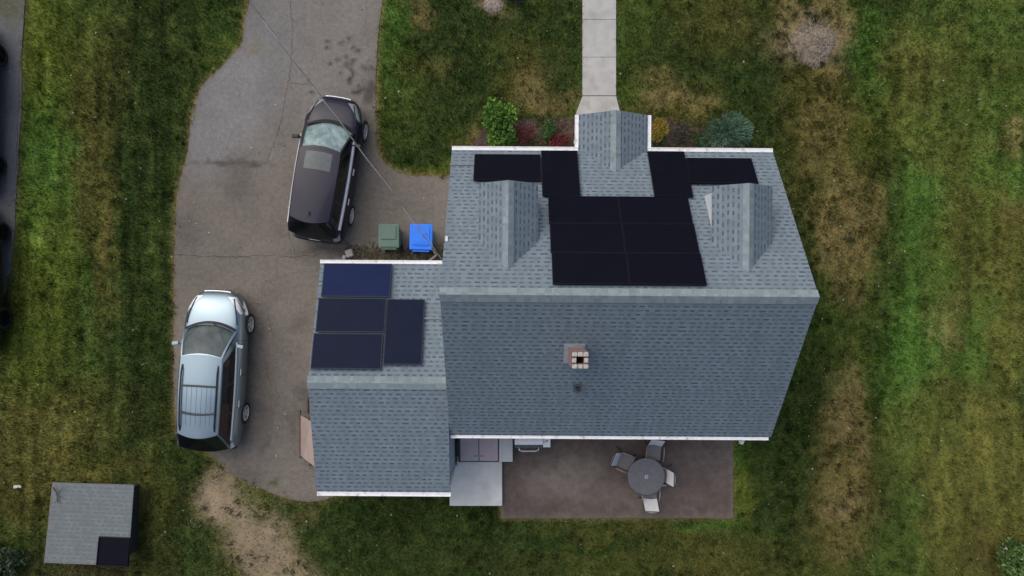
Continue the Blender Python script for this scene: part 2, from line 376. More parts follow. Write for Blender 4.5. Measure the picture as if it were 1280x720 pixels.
# lawn colour field -------------------------------------------------
DKG, MIDG, BRG, YLG = (.030,.052,.018), (.050,.084,.025), (.066,.140,.036), (.108,.138,.030)
OLV, TAN, BARE, DIRT = (.094,.086,.034), (.215,.165,.086), (.265,.205,.135), (.075,.055,.042)
SPOTS = [ # px, py, rx, ry, rot deg, colour, weight
 (62,60,34,90,0,YLG,.8),(60,210,26,90,0,BRG,.75),(55,330,30,90,0,YLG,.75),(50,430,34,60,0,YLG,.55),(95,20,40,60,0,MIDG,.6),(125,90,34,60,0,OLV,.75),(112,200,28,80,0,OLV,.6),
 (135,300,12,110,0,OLV,.85),(131,290,3,60,3,TAN,.6),(180,120,45,160,0,DKG,.9),(190,320,36,190,0,DKG,1),(175,480,50,80,0,DKG,.9),(215,30,60,60,0,DKG,.7),(270,40,26,50,0,MIDG,.7),(285,60,12,30,30,YLG,.5),
 (90,420,60,60,0,MIDG,.5),(100,520,60,40,0,OLV,.6),(40,560,40,60,0,OLV,.8),(30,620,40,40,0,OLV,.9),(110,590,70,12,0,OLV,.7),(190,650,25,70,0,OLV,.75),(230,540,40,20,20,OLV,.6),
 (225,590,30,40,0,DKG,.9),(205,680,60,40,0,DKG,.8),(250,680,40,30,0,DKG,.9),(40,690,50,40,0,DKG,.6),(110,714,60,10,0,DIRT,.8),
 (268,620,26,20,-20,BARE,1.2),(300,650,48,30,42,BARE,1.25),(335,690,44,30,42,BARE,1.2),(355,720,40,26,30,BARE,1.0),(378,648,14,6,-10,TAN,.6),(402,648,8,8,0,TAN,.6),
 (325,628,24,16,40,MIDG,.9),(370,640,30,14,0,DKG,.9),(520,690,160,40,0,DKG,.95),(440,670,60,40,0,DKG,.9),(700,690,160,24,0,DKG,.75),(700,700,120,14,0,OLV,.5),(560,640,60,10,0,DKG,.8),
 (488,40,16,60,0,BRG,.9),(500,120,26,60,0,MIDG,.7),(560,60,50,60,0,DKG,.8),(524,22,17,13,30,TAN,.75),(524,92,26,12,0,OLV,.9),(548,88,14,14,0,TAN,.4),(560,150,50,50,0,DKG,.6),(510,180,34,34,0,DKG,.7),
 (680,30,50,50,0,DKG,.95),(620,12,18,14,0,BARE,.6),(655,60,20,16,0,OLV,.6),(664,96,18,22,-25,TAN,.65),(650,75,30,30,0,OLV,.5),(690,130,34,14,0,TAN,.6),(705,60,25,60,0,DKG,.7),(720,100,8,60,0,MIDG,.6),
 (598,164,8,22,18,TAN,.95),(575,200,14,24,0,OLV,.5),(545,210,40,8,0,YLG,.6),
 (790,30,22,60,0,MIDG,.8),(800,110,20,12,0,MIDG,.6),(830,60,50,40,0,DKG,.6),(900,40,40,40,0,OLV,.45),(818,96,18,10,-20,TAN,.55),(835,118,20,14,-20,TAN,.6),(868,128,28,10,0,TAN,.55),(840,140,44,10,0,OLV,.8),
 (895,90,40,30,0,DKG,.7),(940,110,50,40,0,DKG,.8),(960,170,26,50,0,DKG,.95),(985,25,14,26,-20,TAN,.8),(1040,20,16,34,0,TAN,.4),(1010,52,34,26,0,BARE,.7),(1000,100,24,20,0,OLV,.6),(1040,92,26,14,0,TAN,.5),(1015,120,30,26,0,OLV,.9),(1025,180,44,70,0,OLV,.85),(1030,170,22,40,0,TAN,.8),
 (1080,60,20,60,0,BRG,.6),(1150,90,50,50,0,OLV,.65),(1200,30,50,36,0,MIDG,.5),(1190,150,60,50,0,MIDG,.7),(1250,40,40,30,0,MIDG,.6),(1240,110,40,50,0,MIDG,.7),(1250,80,20,14,0,OLV,.5),(1110,150,30,14,0,OLV,.8),(1090,160,20,30,0,YLG,.4),(1155,185,30,24,0,OLV,.8),(1210,190,24,30,0,OLV,.55),(1255,215,36,26,0,BRG,.6),(1263,165,10,14,0,TAN,.5),
 (1052,265,24,46,0,TAN,1.0),(1060,315,24,46,0,TAN,1.1),(1055,290,34,70,0,OLV,.6),(1020,250,16,60,10,DKG,.8),(1105,260,12,110,0,DKG,.9),(1150,280,38,80,0,BRG,.55),(1130,430,28,60,0,BRG,.6),(1140,440,34,60,0,BRG,.6),(1165,350,30,50,0,MIDG,.7),(1210,300,40,70,0,OLV,.6),(1230,250,10,60,0,MIDG,.6),(1260,300,24,60,0,OLV,.7),(1270,260,16,20,0,TAN,.3),
 (1175,410,12,30,-30,TAN,.45),(1200,385,16,20,0,TAN,.3),(1220,400,30,40,0,MIDG,.7),(1215,450,18,30,0,BRG,.5),(1262,420,24,40,0,OLV,.8),(1040,420,22,70,0,MIDG,.6),(1085,400,12,60,0,MIDG,.6),(1110,400,12,60,0,DKG,.8),(1000,470,26,90,14,DKG,1),(990,560,26,70,0,DKG,.95),(1095,440,12,90,0,DKG,.4),  # dark greens along the house's right side hold its shade as colour
 (1058,530,24,56,0,TAN,.95),(1060,580,34,70,0,OLV,.55),(1055,625,28,30,0,TAN,1.1),(1060,628,16,14,0,BARE,.5),(1035,660,40,34,0,OLV,.7),(1045,680,24,14,0,TAN,.4),(1095,590,14,40,0,DKG,.7),(1135,590,20,60,0,MIDG,.5),(1130,680,22,50,10,MIDG,.85),(1110,660,20,60,10,DKG,.6),(1200,540,70,60,0,OLV,.7),(1180,530,24,24,0,MIDG,.5),(1240,620,60,60,0,OLV,.75),(1190,650,30,50,0,OLV,.6),(1240,680,40,30,0,DIRT,.7),
 (928,608,12,26,0,YLG,.75),(924,580,10,30,0,BRG,.7),(890,656,34,8,0,BRG,.8),(975,680,40,30,0,DKG,.9),(1000,640,26,40,0,DKG,.8),(800,664,90,8,0,OLV,.7),(860,690,60,20,0,OLV,.5),(940,700,60,20,0,OLV,.6),
]
def lawn_colour(x, y):
    px = 640 + x*F/H; py = 360 - y*F/H
    wx = (fbm(x*.9, y*.9, 11)-.5)*46 + (fbm(x*3.2, y*3.2, 15)-.5)*22
    wy = (fbm(x*.9, y*.9, 12)-.5)*46 + (fbm(x*3.2, y*3.2, 16)-.5)*22
    px = px + wx; py = py + wy
    n = fbm(x*.55, y*.55, 21); n2 = fbm(x*1.9, y*1.9, 25, 5)
    col = np.zeros(x.shape + (3,)); W = np.full(x.shape, .30)
    t = np.clip((n-.35)/.3, 0, 1)[..., None]
    col += (np.array(DKG)*(1-t) + np.array(OLV)*t*.4 + np.array(MIDG)*t*.6) * .30
    bare = np.zeros(x.shape)
    for sx, sy, rx, ry, a, c, w in SPOTS:
        if sx > 1075: c = {OLV: (.112,.112,.040), DIRT: (.085,.075,.036), MIDG: (.066,.104,.030), DKG: (.042,.064,.022)}.get(c, c)
        if 480 < sx < 1000 and c is MIDG: c = (.062,.100,.028)
        ca, sa = math.cos(R(a)), math.sin(R(a)); dx = px-sx; dy = py-sy
        u = (dx*ca+dy*sa)/rx; v = (-dx*sa+dy*ca)/ry; d2 = u*u+v*v
        g = np.exp(-.7*d2**1.5)*w*1.5
        col += g[..., None]*np.array(c); W += g
        if c is BARE or c is TAN: bare += g*(1.0 if c is BARE else .45)
    col /= W[..., None]; bare = np.clip(bare/W, 0, 1)
    # mottling: thin dry thatch and darker tufts
    m = fbm(x*4.5, y*4.5, 31, 2)*.5 + fbm(x*11, y*11, 33, 2)*.5
    t = np.clip((m-.53)/.16, 0, 1)[..., None]*.5; col = col*(1-t) + (col*.75+np.array(OLV)*.35+np.array((.012,.012,.003)))*t
    t = np.clip((.48-m)/.16, 0, 1)[..., None]*.55; col = col*(1-t) + (col*np.array((.42,.52,.42)))*t
    fr = fbm(x*1.1, y*1.1, 41, 3); col = col*(.80+.42*fr)[..., None]
    # trodden, dry rim of the paved areas
    for poly, wdt, c in ((DRIVE, .11, TAN), (NDRIVE, .1, OLV), (PATIO, .07, TAN), (WALK, .05, OLV)):
        d = edgedist(poly, x, y); k = np.exp(-(d/wdt)**2)*(.25+.75*fbm(x*2.3, y*2.3, 51))
        if poly is DRIVE: k = k*np.where((px < 330) | (py < 250), 1, .6)
        col = col*(1-k[..., None]) + np.array(c)*k[..., None]; bare = np.maximum(bare, k*.7)
    for poly in (BED, BED2, BED3):
        i = inside(poly, x, y)
        q = fbm(x*6, y*6, 61)[..., None]
        base = np.array((.085,.058,.048) if poly is not BED3 else (.10,.068,.04))
        i = i & (fbm(x*3, y*3, 63) > (.36 if poly is not BED3 else 0)); q = .5*q + .5*fbm(x*12, y*12, 64)[..., None]
        col = np.where(i[..., None], base*(.2+1.5*q), col); bare = np.where(i, .9, bare)
    px0 = 640 + x*F/H; st = fbm(x*5.0, y*.45, 47, 3); k = np.clip((300-px0)/120, 0, 1)+np.clip((px0-1080)/60, 0, 1)*.6
    col = col*(1+k*(st-.5)*1.5)[..., None]
    col = col*(1+.17*np.clip((px0-1070)/60, 0, 1)+.16*np.clip((120-px0)/50, 0, 1))[..., None]
    kb = np.clip(bare*1.3, 0, 1)[..., None]
    return np.clip(col*(np.array((1.42,1.40,.97))*(1-kb)+np.array((1.22,1.20,1.22))*kb), .004, .6), bare

def set_cols(me, cols):
    a = me.color_attributes.new('Col', 'FLOAT_COLOR', 'POINT')
    c = np.ones((len(me.vertices), 4), np.float32); c[:, :3] = cols; a.data.foreach_set('color', c.ravel())

LAWN = attr_mat('lawn_soil', 1.0, 28., .35, .6, .1)
GRASSM = attr_mat('grass_blades', .8, 1., 0, 0, .15, trans=.25)
def make_lawn():
    xs = np.concatenate([[-300,-200,-130], np.arange(-90, -21.5, .9), np.arange(-21, 21.01, .12), np.arange(21.6, 90, .9), [130,200,300]])
    ys = np.concatenate([[-300,-200,-130], np.arange(-90, -13.5, .9), np.arange(-13, 13.01, .12), np.arange(13.6, 90, .9), [130,200,300]])
    X, Y = np.meshgrid(xs, ys, indexing='ij'); nx, ny = X.shape
    Z = (fbm(X*.8, Y*.8, 71)-.5)*.03
    far = (np.abs(X) > 22) | (np.abs(Y) > 14); Z[far] = 0
    Z -= .02
    idx = np.arange(nx*ny).reshape(nx, ny)
    q = np.stack([idx[:-1,:-1], idx[1:,:-1], idx[1:,1:], idx[:-1,1:]], -1).reshape(-1, 4)
    me = bpy.data.meshes.new('lawn')
    me.vertices.add(nx*ny); me.vertices.foreach_set('co', np.stack([X,Y,Z], -1).astype(np.float32).ravel())
    me.loops.add(q.size); me.loops.foreach_set('vertex_index', q.ravel().astype(np.int32))
    me.polygons.add(len(q)); me.polygons.foreach_set('loop_start', np.arange(0, q.size, 4, dtype=np.int32)); me.polygons.foreach_set('loop_total', np.full(len(q), 4, np.int32))
    me.update(); col, b = lawn_colour(X.ravel(), Y.ravel()); set_cols(me, col)
    me.materials.append(LAWN); o = bpy.data.objects.new('lawn', me); COL.objects.link(o); tag(o, kind='structure')
make_lawn()

def tri_mesh(name, verts, cols, mat_, kind):
    n = len(verts)//3; me = bpy.data.meshes.new(name)
    me.vertices.add(3*n); me.vertices.foreach_set('co', verts.astype(np.float32).ravel())
    me.loops.add(3*n); me.loops.foreach_set('vertex_index', np.arange(3*n, dtype=np.int32))
    me.polygons.add(n); me.polygons.foreach_set('loop_start', np.arange(0, 3*n, 3, dtype=np.int32)); me.polygons.foreach_set('loop_total', np.full(n, 3, np.int32))
    me.update(); set_cols(me, cols); me.materials.append(mat_)
    o = bpy.data.objects.new(name, me); COL.objects.link(o); tag(o, kind=kind); return o

def make_grass(n=620000):
    rng = np.random.RandomState(5)
    x = rng.uniform(-17.5, 17.5, n); y = rng.uniform(-10.4, 10.4, n)
    # clumping
    x += (rng.rand(n)-.5)*.1; y += (rng.rand(n)-.5)*.1
    keep = np.ones(n, bool)
    for poly in (DRIVE, NDRIVE):
        d = edgedist(poly, x, y); i = inside(poly, x, y); keep &= ~(i & (d > .05*rng.rand(n)))
    for poly in (HOUSEFOOT, WALK, PAD, PATIO): keep &= ~inside(poly, x, y)
    keep &= ~inside([(-13.8,-6.2),(-11.6,-6.2),(-11.7,-8.5),(-14.0,-8.4)], x, y)
    x, y = x[keep], y[keep]
    col, bare = lawn_colour(x, y)
    k = rng.rand(len(x)) > bare*1.05; x, y, col, bare = x[k], y[k], col[k], bare[k]
    cl = fbm(x*4, y*4, 81, 3); k = rng.rand(len(x)) < .35+1.3*cl; x, y, col, cl = x[k], y[k], col[k], cl[k]
    n = len(x)
    L = rng.uniform(.05, .11, n)*(.45+1.15*cl); a = rng.uniform(0, 2*math.pi, n); lean = rng.uniform(.35, .95, n)
    wd = rng.uniform(.007, .014, n); b = a + math.pi/2
    p0 = np.stack([x - np.cos(b)*wd, y - np.sin(b)*wd, np.full(n, -.015)], 1)
    p1 = np.stack([x + np.cos(b)*wd, y + np.sin(b)*wd, np.full(n, -.015)], 1)
    p2 = np.stack([x + np.cos(a)*L*lean, y + np.sin(a)*L*lean, L*np.sqrt(1-lean**2)+.012], 1)
    V = np.stack([p0, p1, p2], 1).reshape(-1, 3)
    c = col*(rng.uniform(.6, 1.5, n)*(.55+.9*fbm(x*14, y*14, 85, 2)))[:, None]; c[:, 0] *= rng.uniform(.88, 1.14, n)
    w = rng.rand(n) < .0006; c[w] = (.6,.6,.56)
    w = rng.rand(n) < .018; c[w] = np.array((.2,.165,.09))*rng.uniform(.6, 1.1, w.sum())[:, None]
    # taller tufts and weeds standing out of the mown turf
    m = 19000; cx = rng.uniform(-17.5, 17.5, m); cy = rng.uniform(-10.4, 10.4, m)
    g = fbm(cx*1.3, cy*1.3, 87, 3); px = 640+cx*F/H; keep = rng.rand(m) < np.clip((g-.38)*3.2, .06, 1)*np.where((px > 970) & (px < 1130), 1.6, .32)
    for poly in (DRIVE, NDRIVE, HOUSEFOOT, WALK, PAD, PATIO, BED, BED2): keep &= ~inside(poly, cx, cy)
    cx, cy = cx[keep], cy[keep]; cc_, cb = lawn_colour(cx, cy); m = len(cx); q = 18
    tone = rng.choice([.42,.5,.6,.95,1.5], m, p=[.28,.26,.2,.14,.12])[:, None]*np.array((.85,1.05,.8)); cc_ = np.maximum(cc_*tone, 0)*(1-cb[:, None]*.55)
    R0 = rng.uniform(.03, .10, m); x = np.repeat(cx, q)+rng.normal(size=m*q)*np.repeat(R0, q); y = np.repeat(cy, q)+rng.normal(size=m*q)*np.repeat(R0, q); n = m*q
    L = rng.uniform(.06, .15, n); a = rng.uniform(0, 6.283, n); lean = rng.uniform(.3, .95, n); wd = rng.uniform(.007, .016, n); b = a+math.pi/2
    p0 = np.stack([x-np.cos(b)*wd, y-np.sin(b)*wd, np.full(n, -.01)], 1); p1 = np.stack([x+np.cos(b)*wd, y+np.sin(b)*wd, np.full(n, -.01)], 1)
    p2 = np.stack([x+np.cos(a)*L*lean, y+np.sin(a)*L*lean, L*np.sqrt(1-lean**2)+.02], 1)
    V = np.concatenate([V, np.stack([p0, p1, p2], 1).reshape(-1, 3)]); c = np.concatenate([c, np.repeat(cc_, q, 0)*rng.uniform(.7, 1.4, n)[:, None]])
    # fallen leaves and petals
    n = 900; x = rng.uniform(-17, 17, n); y = rng.uniform(-10, 10, n); keep = np.ones(n, bool)
    for poly in (HOUSEFOOT, WALK, PATIO): keep &= ~inside(poly, x, y)
    x, y = x[keep], y[keep]; n = len(x); a = rng.uniform(0, 6.283, n); L = rng.uniform(.012, .035, n)
    p0 = np.stack([x, y, np.full(n, .05)], 1); V = np.concatenate([V, np.stack([p0, p0+np.stack([np.cos(a)*L*2, np.sin(a)*L*2, L*0+.01], 1), p0+np.stack([np.cos(a+1)*L*2, np.sin(a+1)*L*2, L*0], 1)], 1).reshape(-1, 3)])
    c = np.concatenate([c, np.array([(.5,.48,.4),(.25,.17,.08),(.13,.09,.05),(.34,.3,.2)])[rng.randint(0, 4, n)]])
    tri_mesh('grass', V, np.repeat(c, 3, 0), GRASSM, 'stuff')
make_grass()

def paved(name, poly, z, colfn, mat_, step=.13, cracks=(), rim=.12):
    xs = [p[0] for p in poly]; ys = [p[1] for p in poly]
    g = np.stack(np.meshgrid(np.arange(min(xs), max(xs), step), np.arange(min(ys), max(ys), step), indexing='ij'), -1).reshape(-1, 2)
    g = g + np.random.RandomState(1).uniform(-.02, .02, g.shape)
    i = inside(poly, g[:, 0], g[:, 1]) & (edgedist(poly, g[:, 0], g[:, 1]) > step*.5); g = g[i]
    vs = [Vector(p) for p in poly] + [Vector((float(a), float(b))) for a, b in g]; m = len(poly)
    ov, oe, of, *_ = delaunay_2d_cdt(vs, [(k, (k+1) % m) for k in range(m)], [], 1, 1e-5)
    V = np.array([(v.x, v.y, z) for v in ov]); n0 = len(V)
    Fc = [list(f) for f in of]; mi = [0]*len(Fc)
    # skirt so that the paving has an edge of its own
    back = {(round(v.x, 4), round(v.y, 4)): k for k, v in enumerate(ov)}
    ring = [back.get((round(p[0], 4), round(p[1], 4))) for p in poly]
    if None not in ring:
        low = [(p[0], p[1], z-rim) for p in poly]; V = np.vstack([V, low])
        for k in range(m): Fc.append([ring[k], n0+k, n0+(k+1) % m, ring[(k+1) % m]]); mi.append(0)
    C = colfn(V[:, 0], V[:, 1])
    for pts, w0 in cracks:
        w0 *= .7
        pts = [Vector(P(*p)[:2]) for p in pts]; fine = []
        for a, b in zip(pts, pts[1:]):
            k = max(2, int((b-a).length/.09))
            for j in range(k): fine.append(a.lerp(b, j/k) + Vector((random.gauss(0, .018), random.gauss(0, .018))))
        fine.append(pts[-1]); n1 = len(V); ex = []
        for j, q in enumerate(fine):
            t = (fine[min(j+1, len(fine)-1)] - fine[max(j-1, 0)]).normalized(); nn = Vector((-t.y, t.x))
            w = w0*random.uniform(.25, 1.0)*(1 if 0 < j < len(fine)-1 else .1)
            ex += [(*(q+nn*w/2), z+.003), (*(q-nn*w/2), z+.003)]
        V = np.vstack([V, ex]); C = np.vstack([C, np.tile((.035,.03,.026), (len(ex), 1))])
        for j in range(len(fine)-1): Fc.append([n1+2*j, n1+2*j+1, n1+2*j+3, n1+2*j+2]); mi.append(0)
    me = bpy.data.meshes.new(name); me.from_pydata([tuple(v) for v in V], [], Fc)
    bm = bmesh.new(); bm.from_mesh(me); bmesh.ops.recalc_face_normals(bm, faces=bm.faces)
    for f in bm.faces:
        if abs(f.normal.z) > .5 and f.normal.z < 0: f.normal_flip()
    bm.to_mesh(me); bm.free()
    set_cols(me, C); me.materials.append(mat_); o = bpy.data.objects.new(name, me); COL.objects.link(o); tag(o, kind='structure'); return o

def blend(col, c, k): return col*(1-k[:, None]) + np.array(c)*k[:, None]
def blob(x, y, px, py, rx, ry, a=0, nz=.6, seed=0):
    qx = 640+x*F/H + (fbm(x*2.5, y*2.5, 90+seed)-.5)*40*nz; qy = 360-y*F/H + (fbm(x*2.5, y*2.5, 95+seed)-.5)*40*nz
    ca, sa = math.cos(R(a)), math.sin(R(a)); dx, dy = qx-px, qy-py
    return np.exp(-.7*(((dx*ca+dy*sa)/rx)**2 + ((-dx*sa+dy*ca)/ry)**2)**1.5)
def drive_col(x, y):
    n = fbm(x*.5, y*.5, 101); m = fbm(x*2.2, y*2.2, 103, 5)
    c = np.tile((.152,.134,.114), (len(x), 1))
    k = np.clip(blob(x, y, 290, 120, 60, 70, 0, 1.2) + blob(x, y, 335, 40, 40, 60, 0, 1.2)*.9 + blob(x, y, 260, 180, 30, 40), 0, 1); c = blend(c, (.165,.163,.163), k*.8)
    c = blend(c, (.168,.155,.145), np.clip(blob(x, y, 420, 60, 70, 90, 0, 1), 0, 1)*.8)
    c = c*((.70+.4*n+.22*m)*1.22)[:, None]
    for b in ((290,203,34,3.4,-1,.75),(258,203,24,2.2,0,.4),(320,203,16,2.5,0,.5)): c = blend(c, (.075,.058,.04), np.clip(blob(x, y, *b[:5], .45), 0, 1)*b[5])
    sp = np.random.RandomState(8)
    for i in range(34):
        px, py = sp.normal(440, 16), sp.normal(90, 22); c = blend(c, (.03,.027,.025), np.clip(blob(x, y, px, py, 3.0, 2.4, 0, .1, i), 0, 1)*.75)
    c = blend(c, (.05,.045,.042), np.clip(blob(x, y, 462, 112, 9, 16), 0, 1)*.8)
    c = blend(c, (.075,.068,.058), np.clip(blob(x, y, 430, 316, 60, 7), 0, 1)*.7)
    c = blend(c, (.05,.07,.02), np.clip(blob(x, y, 342, 602, 7, 5), 0, 1)*.8)
    c = blend(c, (.20,.16,.10), np.clip(blob(x, y, 322, 60, 10, 8), 0, 1)*.5)
    for i in range(14):
        px, py = sp.uniform(225, 390), sp.uniform(220, 600); c = blend(c, (.10,.09,.082), np.clip(blob(x, y, px, py, sp.uniform(5, 22), sp.uniform(5, 30), 0, .8, i), 0, 1)*.5)
    k = np.exp(-(edgedist(DRIVE, x, y)/.13)**2)*.55; c = blend(c, (.17,.14,.095), k*fbm(x*3, y*3, 7))
    return c
ASPH = attr_mat('old_asphalt', .95, 34., .34, .6, .15, mid=(7., .16))
paved('driveway', DRIVE, .006, drive_col, ASPH, .1, cracks=[
  ([(219,318),(260,321),(300,321),(345,318),(365,322),(400,318)], .03), ([(360,285),(362,300),(370,320)], .02), ([(363,0),(366,40),(364,80),(350,160),(335,200)], .022),
  ([(457,0),(458,18),(455,38)], .022), ([(363,104),(392,106)], .02), ([(368,24),(382,50),(396,70)], .014), ([(330,440),(334,470),(352,500)], .016), ([(372,514),(385,514)], .03),
  ([(335,395),(342,418),(338,432)], .018), ([(470,260),(495,262),(512,245)], .012), ([(250,300),(262,318)], .012), ([(480,300),(500,270),(520,240)], .008)])
def ndrive_col(x, y):
    c = np.tile((.135,.137,.142), (len(x), 1)); c = c*(.6+.4*fbm(x*.6, y*.6, 111)+.4*fbm(x*3, y*3, 113))[:, None]
    return blend(c, (.10,.095,.05), np.clip(blob(x, y, 10, 12, 26, 14), 0, 1)*.8)
paved('neighbour_driveway', NDRIVE, .006, ndrive_col, ASPH, .25, cracks=[([(26,60),(23,140),(20,215)], .02)])
def patio_col(x, y):
    n = fbm(x*.8, y*.8, 121, 4); m = fbm(x*3, y*3, 123, 5)
    c = np.tile((.104,.080,.069), (len(x), 1))*(.55+.7*n+.35*m)[:, None]
    for b in ((700,600,46,26,0,.9),(690,596,24,16,0,.7),(775,620,30,14,0,.4),(860,590,30,30,0,.3),(905,570,12,22,0,.35),(880,640,40,6,0,.45)): c = blend(c, (.20,.163,.142), np.clip(blob(x, y, *b[:5], 1.2, 3), 0, 1)*b[5])
    k = np.exp(-((y+7.19)/.16)**2)*.7; c = blend(c, (.175,.145,.11), k*(.4+.6*n)); k = np.exp(-((x-6.9)/.07)**2)*.5; c = blend(c, (.17,.145,.11), k)
    k = np.exp(-((x+.33)/.05)**2)*.6; c = blend(c, (.19,.155,.13), k); return c
def subdiv(poly, st=.25):
    o = []
    for a, b in zip(poly, poly[1:]+poly[:1]):
        k = max(1, int(math.hypot(b[0]-a[0], b[1]-a[1])/st)); o += [(a[0]+(b[0]-a[0])*j/k, a[1]+(b[1]-a[1])*j/k) for j in range(k)]
    return o
paved('patio', subdiv(PATIO), .03, patio_col, attr_mat('stained_patio', .8, 34., .26, .3, .3, mid=(5., .2)), .1, cracks=[([(735,545),(720,565),(690,572)], .012)])

# walkway: separate concrete slabs in one sheet with joints
mb = MB()
ys = [-190,-141,-93,-45,-23,25,72,120]
for a, b in zip(ys, ys[1:]):
    p = [P(728,b), P(770,b), P(770,a), P(728,a)]; p[0] = (p[0][0],p[0][1]+.008,0); p[1] = (p[1][0],p[1][1]+.008,0)
    mb.slab([(q[0],q[1],.035) for q in p], .1)
mb.slab([(P(728,120)[0],P(728,120)[1]-.012,.035)] + [(*P(x,y)[:2],.035) for x, y in ((720.5,140),(719,176),(777,176),(775,140))] + [(P(770,120)[0],P(770,120)[1]-.012,.035)], .1)
tag(obj('walkway', mb, CONC, bevel=.008), kind='structure')
mb = MB(); mb.slab([(x, y, .09) for x, y in PAD], .14)
tag(obj('concrete_pad', mb, CONCP, bevel=.015), kind='structure')

# ------------------------------------------------------------------ house
ZE, ZR, YF, YB, YR, XL, XR = 2.8, 5.64, 3.73, -4.0, -.16, -1.66, 7.06
sf = (ZR-ZE)/(YF-YR); sb = (ZR-ZE)/(YR-YB)
zf = lambda y: ZE+(YF-y)*sf
zb = lambda y: ZE+(y-YB)*sb
HB = (2.7, -.1, 0)
house = hthing('house', 'grey shingled cape house with two dormers, brick chimney and entry porch', 'house', HB)
mb = MB()
def wall_prism(mb, x0, x1, prof):
    n = len(prof); st = len(mb.v); mb.v += [(x0, y, z) for y, z in prof] + [(x1, y, z) for y, z in prof]
    mb.face([st+i for i in range(n)][::-1]); mb.face([st+n+i for i in range(n)])
    for i in range(n): j = (i+1) % n; mb.face([st+i, st+j, st+n+j, st+n+i])
wall_prism(mb, XL+.07, XR-.12, [(3.5,0),(3.5,ZE-.05),(YR,ZR-.2),(-3.78,ZE-.05),(-3.78,0)])
obj('wall', mb, HSIDING, house)
mb = MB()
mb.slab([(XL,YF,ZE),(XR,YF,ZE),(XR,YR,ZR),(XL,YR,ZR)][::-1], .12, (XL,YF,ZE), (-1,0,0), side_mi=1)
mb.slab([(XL,YB,ZE),(XR,YB,ZE),(XR,YR,ZR),(XL,YR,ZR)], .12, (XL,YB,ZE), (1,0,0), side_mi=1)
roof = obj('roof', mb, [SH, UNDER], house)
def ridge_caps(parent, p0, p1, w, sl, sr, dz=.012, ln=.16):
    p0, p1 = Vector(p0), Vector(p1); d = (p1-p0); L = d.length; d.normalize(); n = int(L/ln); mb = MB()
    side = Vector((-d.y, d.x, 0)).normalized()
    for i in range(n):
        a = p0 + d*(L*i/n); b = p0 + d*(L*(i+1)/n); h0 = dz+.004; h1 = dz+.014
        for s_, sl_ in ((1, sl), (-1, sr)):
            ca = [a+Vector((0,0,h1)), b+Vector((0,0,h0)), b+side*s_*w-Vector((0,0,sl_*w-h0*1.2)), a+side*s_*w-Vector((0,0,sl_*w-h1*1.2))]
            if s_ < 0: ca = ca[::-1]
            mb.slab(ca, .006, (i*3.1, 0, 0), tuple(d))
    return obj('ridge_cap', mb, SHC, parent, fix=True)
ridge_caps(house, (XL-.01,YR,ZR), (XR+.01,YR,ZR), .17, sf, sb)
def gutter(parent, p0, p1, out, w=.11, h=.10):
    """K-shaped open trough running p0->p1 with its lip towards `out`"""
    p0, p1, o = Vector(p0), Vector(p1), Vector(out); mb = MB()
    prof = [(0,-.004),(0,-h),(w*.65,-h),(w,-h*.4),(w,-.012),(w-.012,0),(w-.03,-.004),(w-.034,-.012),(.012,-.004)]
    st = len(mb.v); n = len(prof)
    for p in (p0, p1):
        for a, b in prof: mb.v.append(tuple(p+o*a+Vector((0,0,b))))
    for i in range(n): j = (i+1) % n; mb.face([st+i, st+j, st+n+j, st+n+i])
    mb.face([st+i for i in range(n)]); mb.face([st+n+i for i in range(n)][::-1])
    return obj('gutter', mb, WHITE, parent)
PXL, PXR, PYF, PZE, PZR = 1.786, 3.66, 4.73, 2.75, 3.25
gutter(house, (XL,YF+.005,ZE), (PXL-.02,YF+.005,ZE), (0,1,0)); gutter(house, (PXR+.02,YF+.005,ZE), (XR,YF+.005,ZE), (0,1,0))
gutter(house, (XL+.02,YB-.005,ZE-.01), (XR-.06,YB-.005,ZE-.01), (0,-1,0), .09)
# rake boards (just under the shingle edge)
for x0 in (XL+.02, XR-.05):
    mb = MB()
    for (ya, za, yb_, zb_) in ((YF-.05,ZE-.11,YR,ZR-.13),(YR,ZR-.13,YB+.05,ZE-.11)):
        mb.slab([(x0,ya,za),(x0,yb_,zb_),(x0,yb_,zb_-.15),(x0,ya,za-.15)], .03)
    obj('rake_board', mb, WOODW, house)
# entry porch
PXM = (PXL+PXR)/2; ps = (PZR-PZE)/(PXM-PXL); off = .012
porch_y = lambda z: YF-(z-ZE)/sf
porch = obj('entry_porch', MB().box(((PXL+PXR)/2, 4.15, PZE-.16), (PXR-PXL-.1, 1.05, .12)), WOODW, house)
mb = MB(); py0 = porch_y(PZE)-.0; py1 = porch_y(PZR)
mb.slab([(PXL,PYF,PZE+off),(PXL,py0-.1,PZE+off),(PXM,py1-.1,PZR+off),(PXM,PYF,PZR+off)], .09, (PXL,PYF,PZE), (0,-1,0), side_mi=1)
mb.slab([(PXR,PYF,PZE+off),(PXM,PYF,PZR+off),(PXM,py1-.1,PZR+off),(PXR,py0-.1,PZE+off)], .09, (PXR,PYF,PZE), (0,1,0), side_mi=1)
obj('porch_roof', mb, [SH, UNDER], porch)
ridge_caps(porch, (PXM,PYF-.01,PZR+off), (PXM,py1-.12,PZR+off), .14, ps, ps)
for x, o in ((PXL-.004, (-1,0,0)), (PXR+.004, (1,0,0))): gutter(porch, (x,PYF,PZE), (x,YF+.02,PZE), o, .10)
mb = MB(); mb.slab([(PXL+.06,PYF-.08,PZE-.08),(PXR-.06,PYF-.08,PZE-.08),(PXM,PYF-.08,PZR-.1)], .05); obj('pediment', mb, WOODW, porch)
for x in (PXL+.16, PXR-.16): obj('post', MB().box((x, 4.55, 1.3), (.11,.11,2.6)), WOODW, porch, bevel=.01)
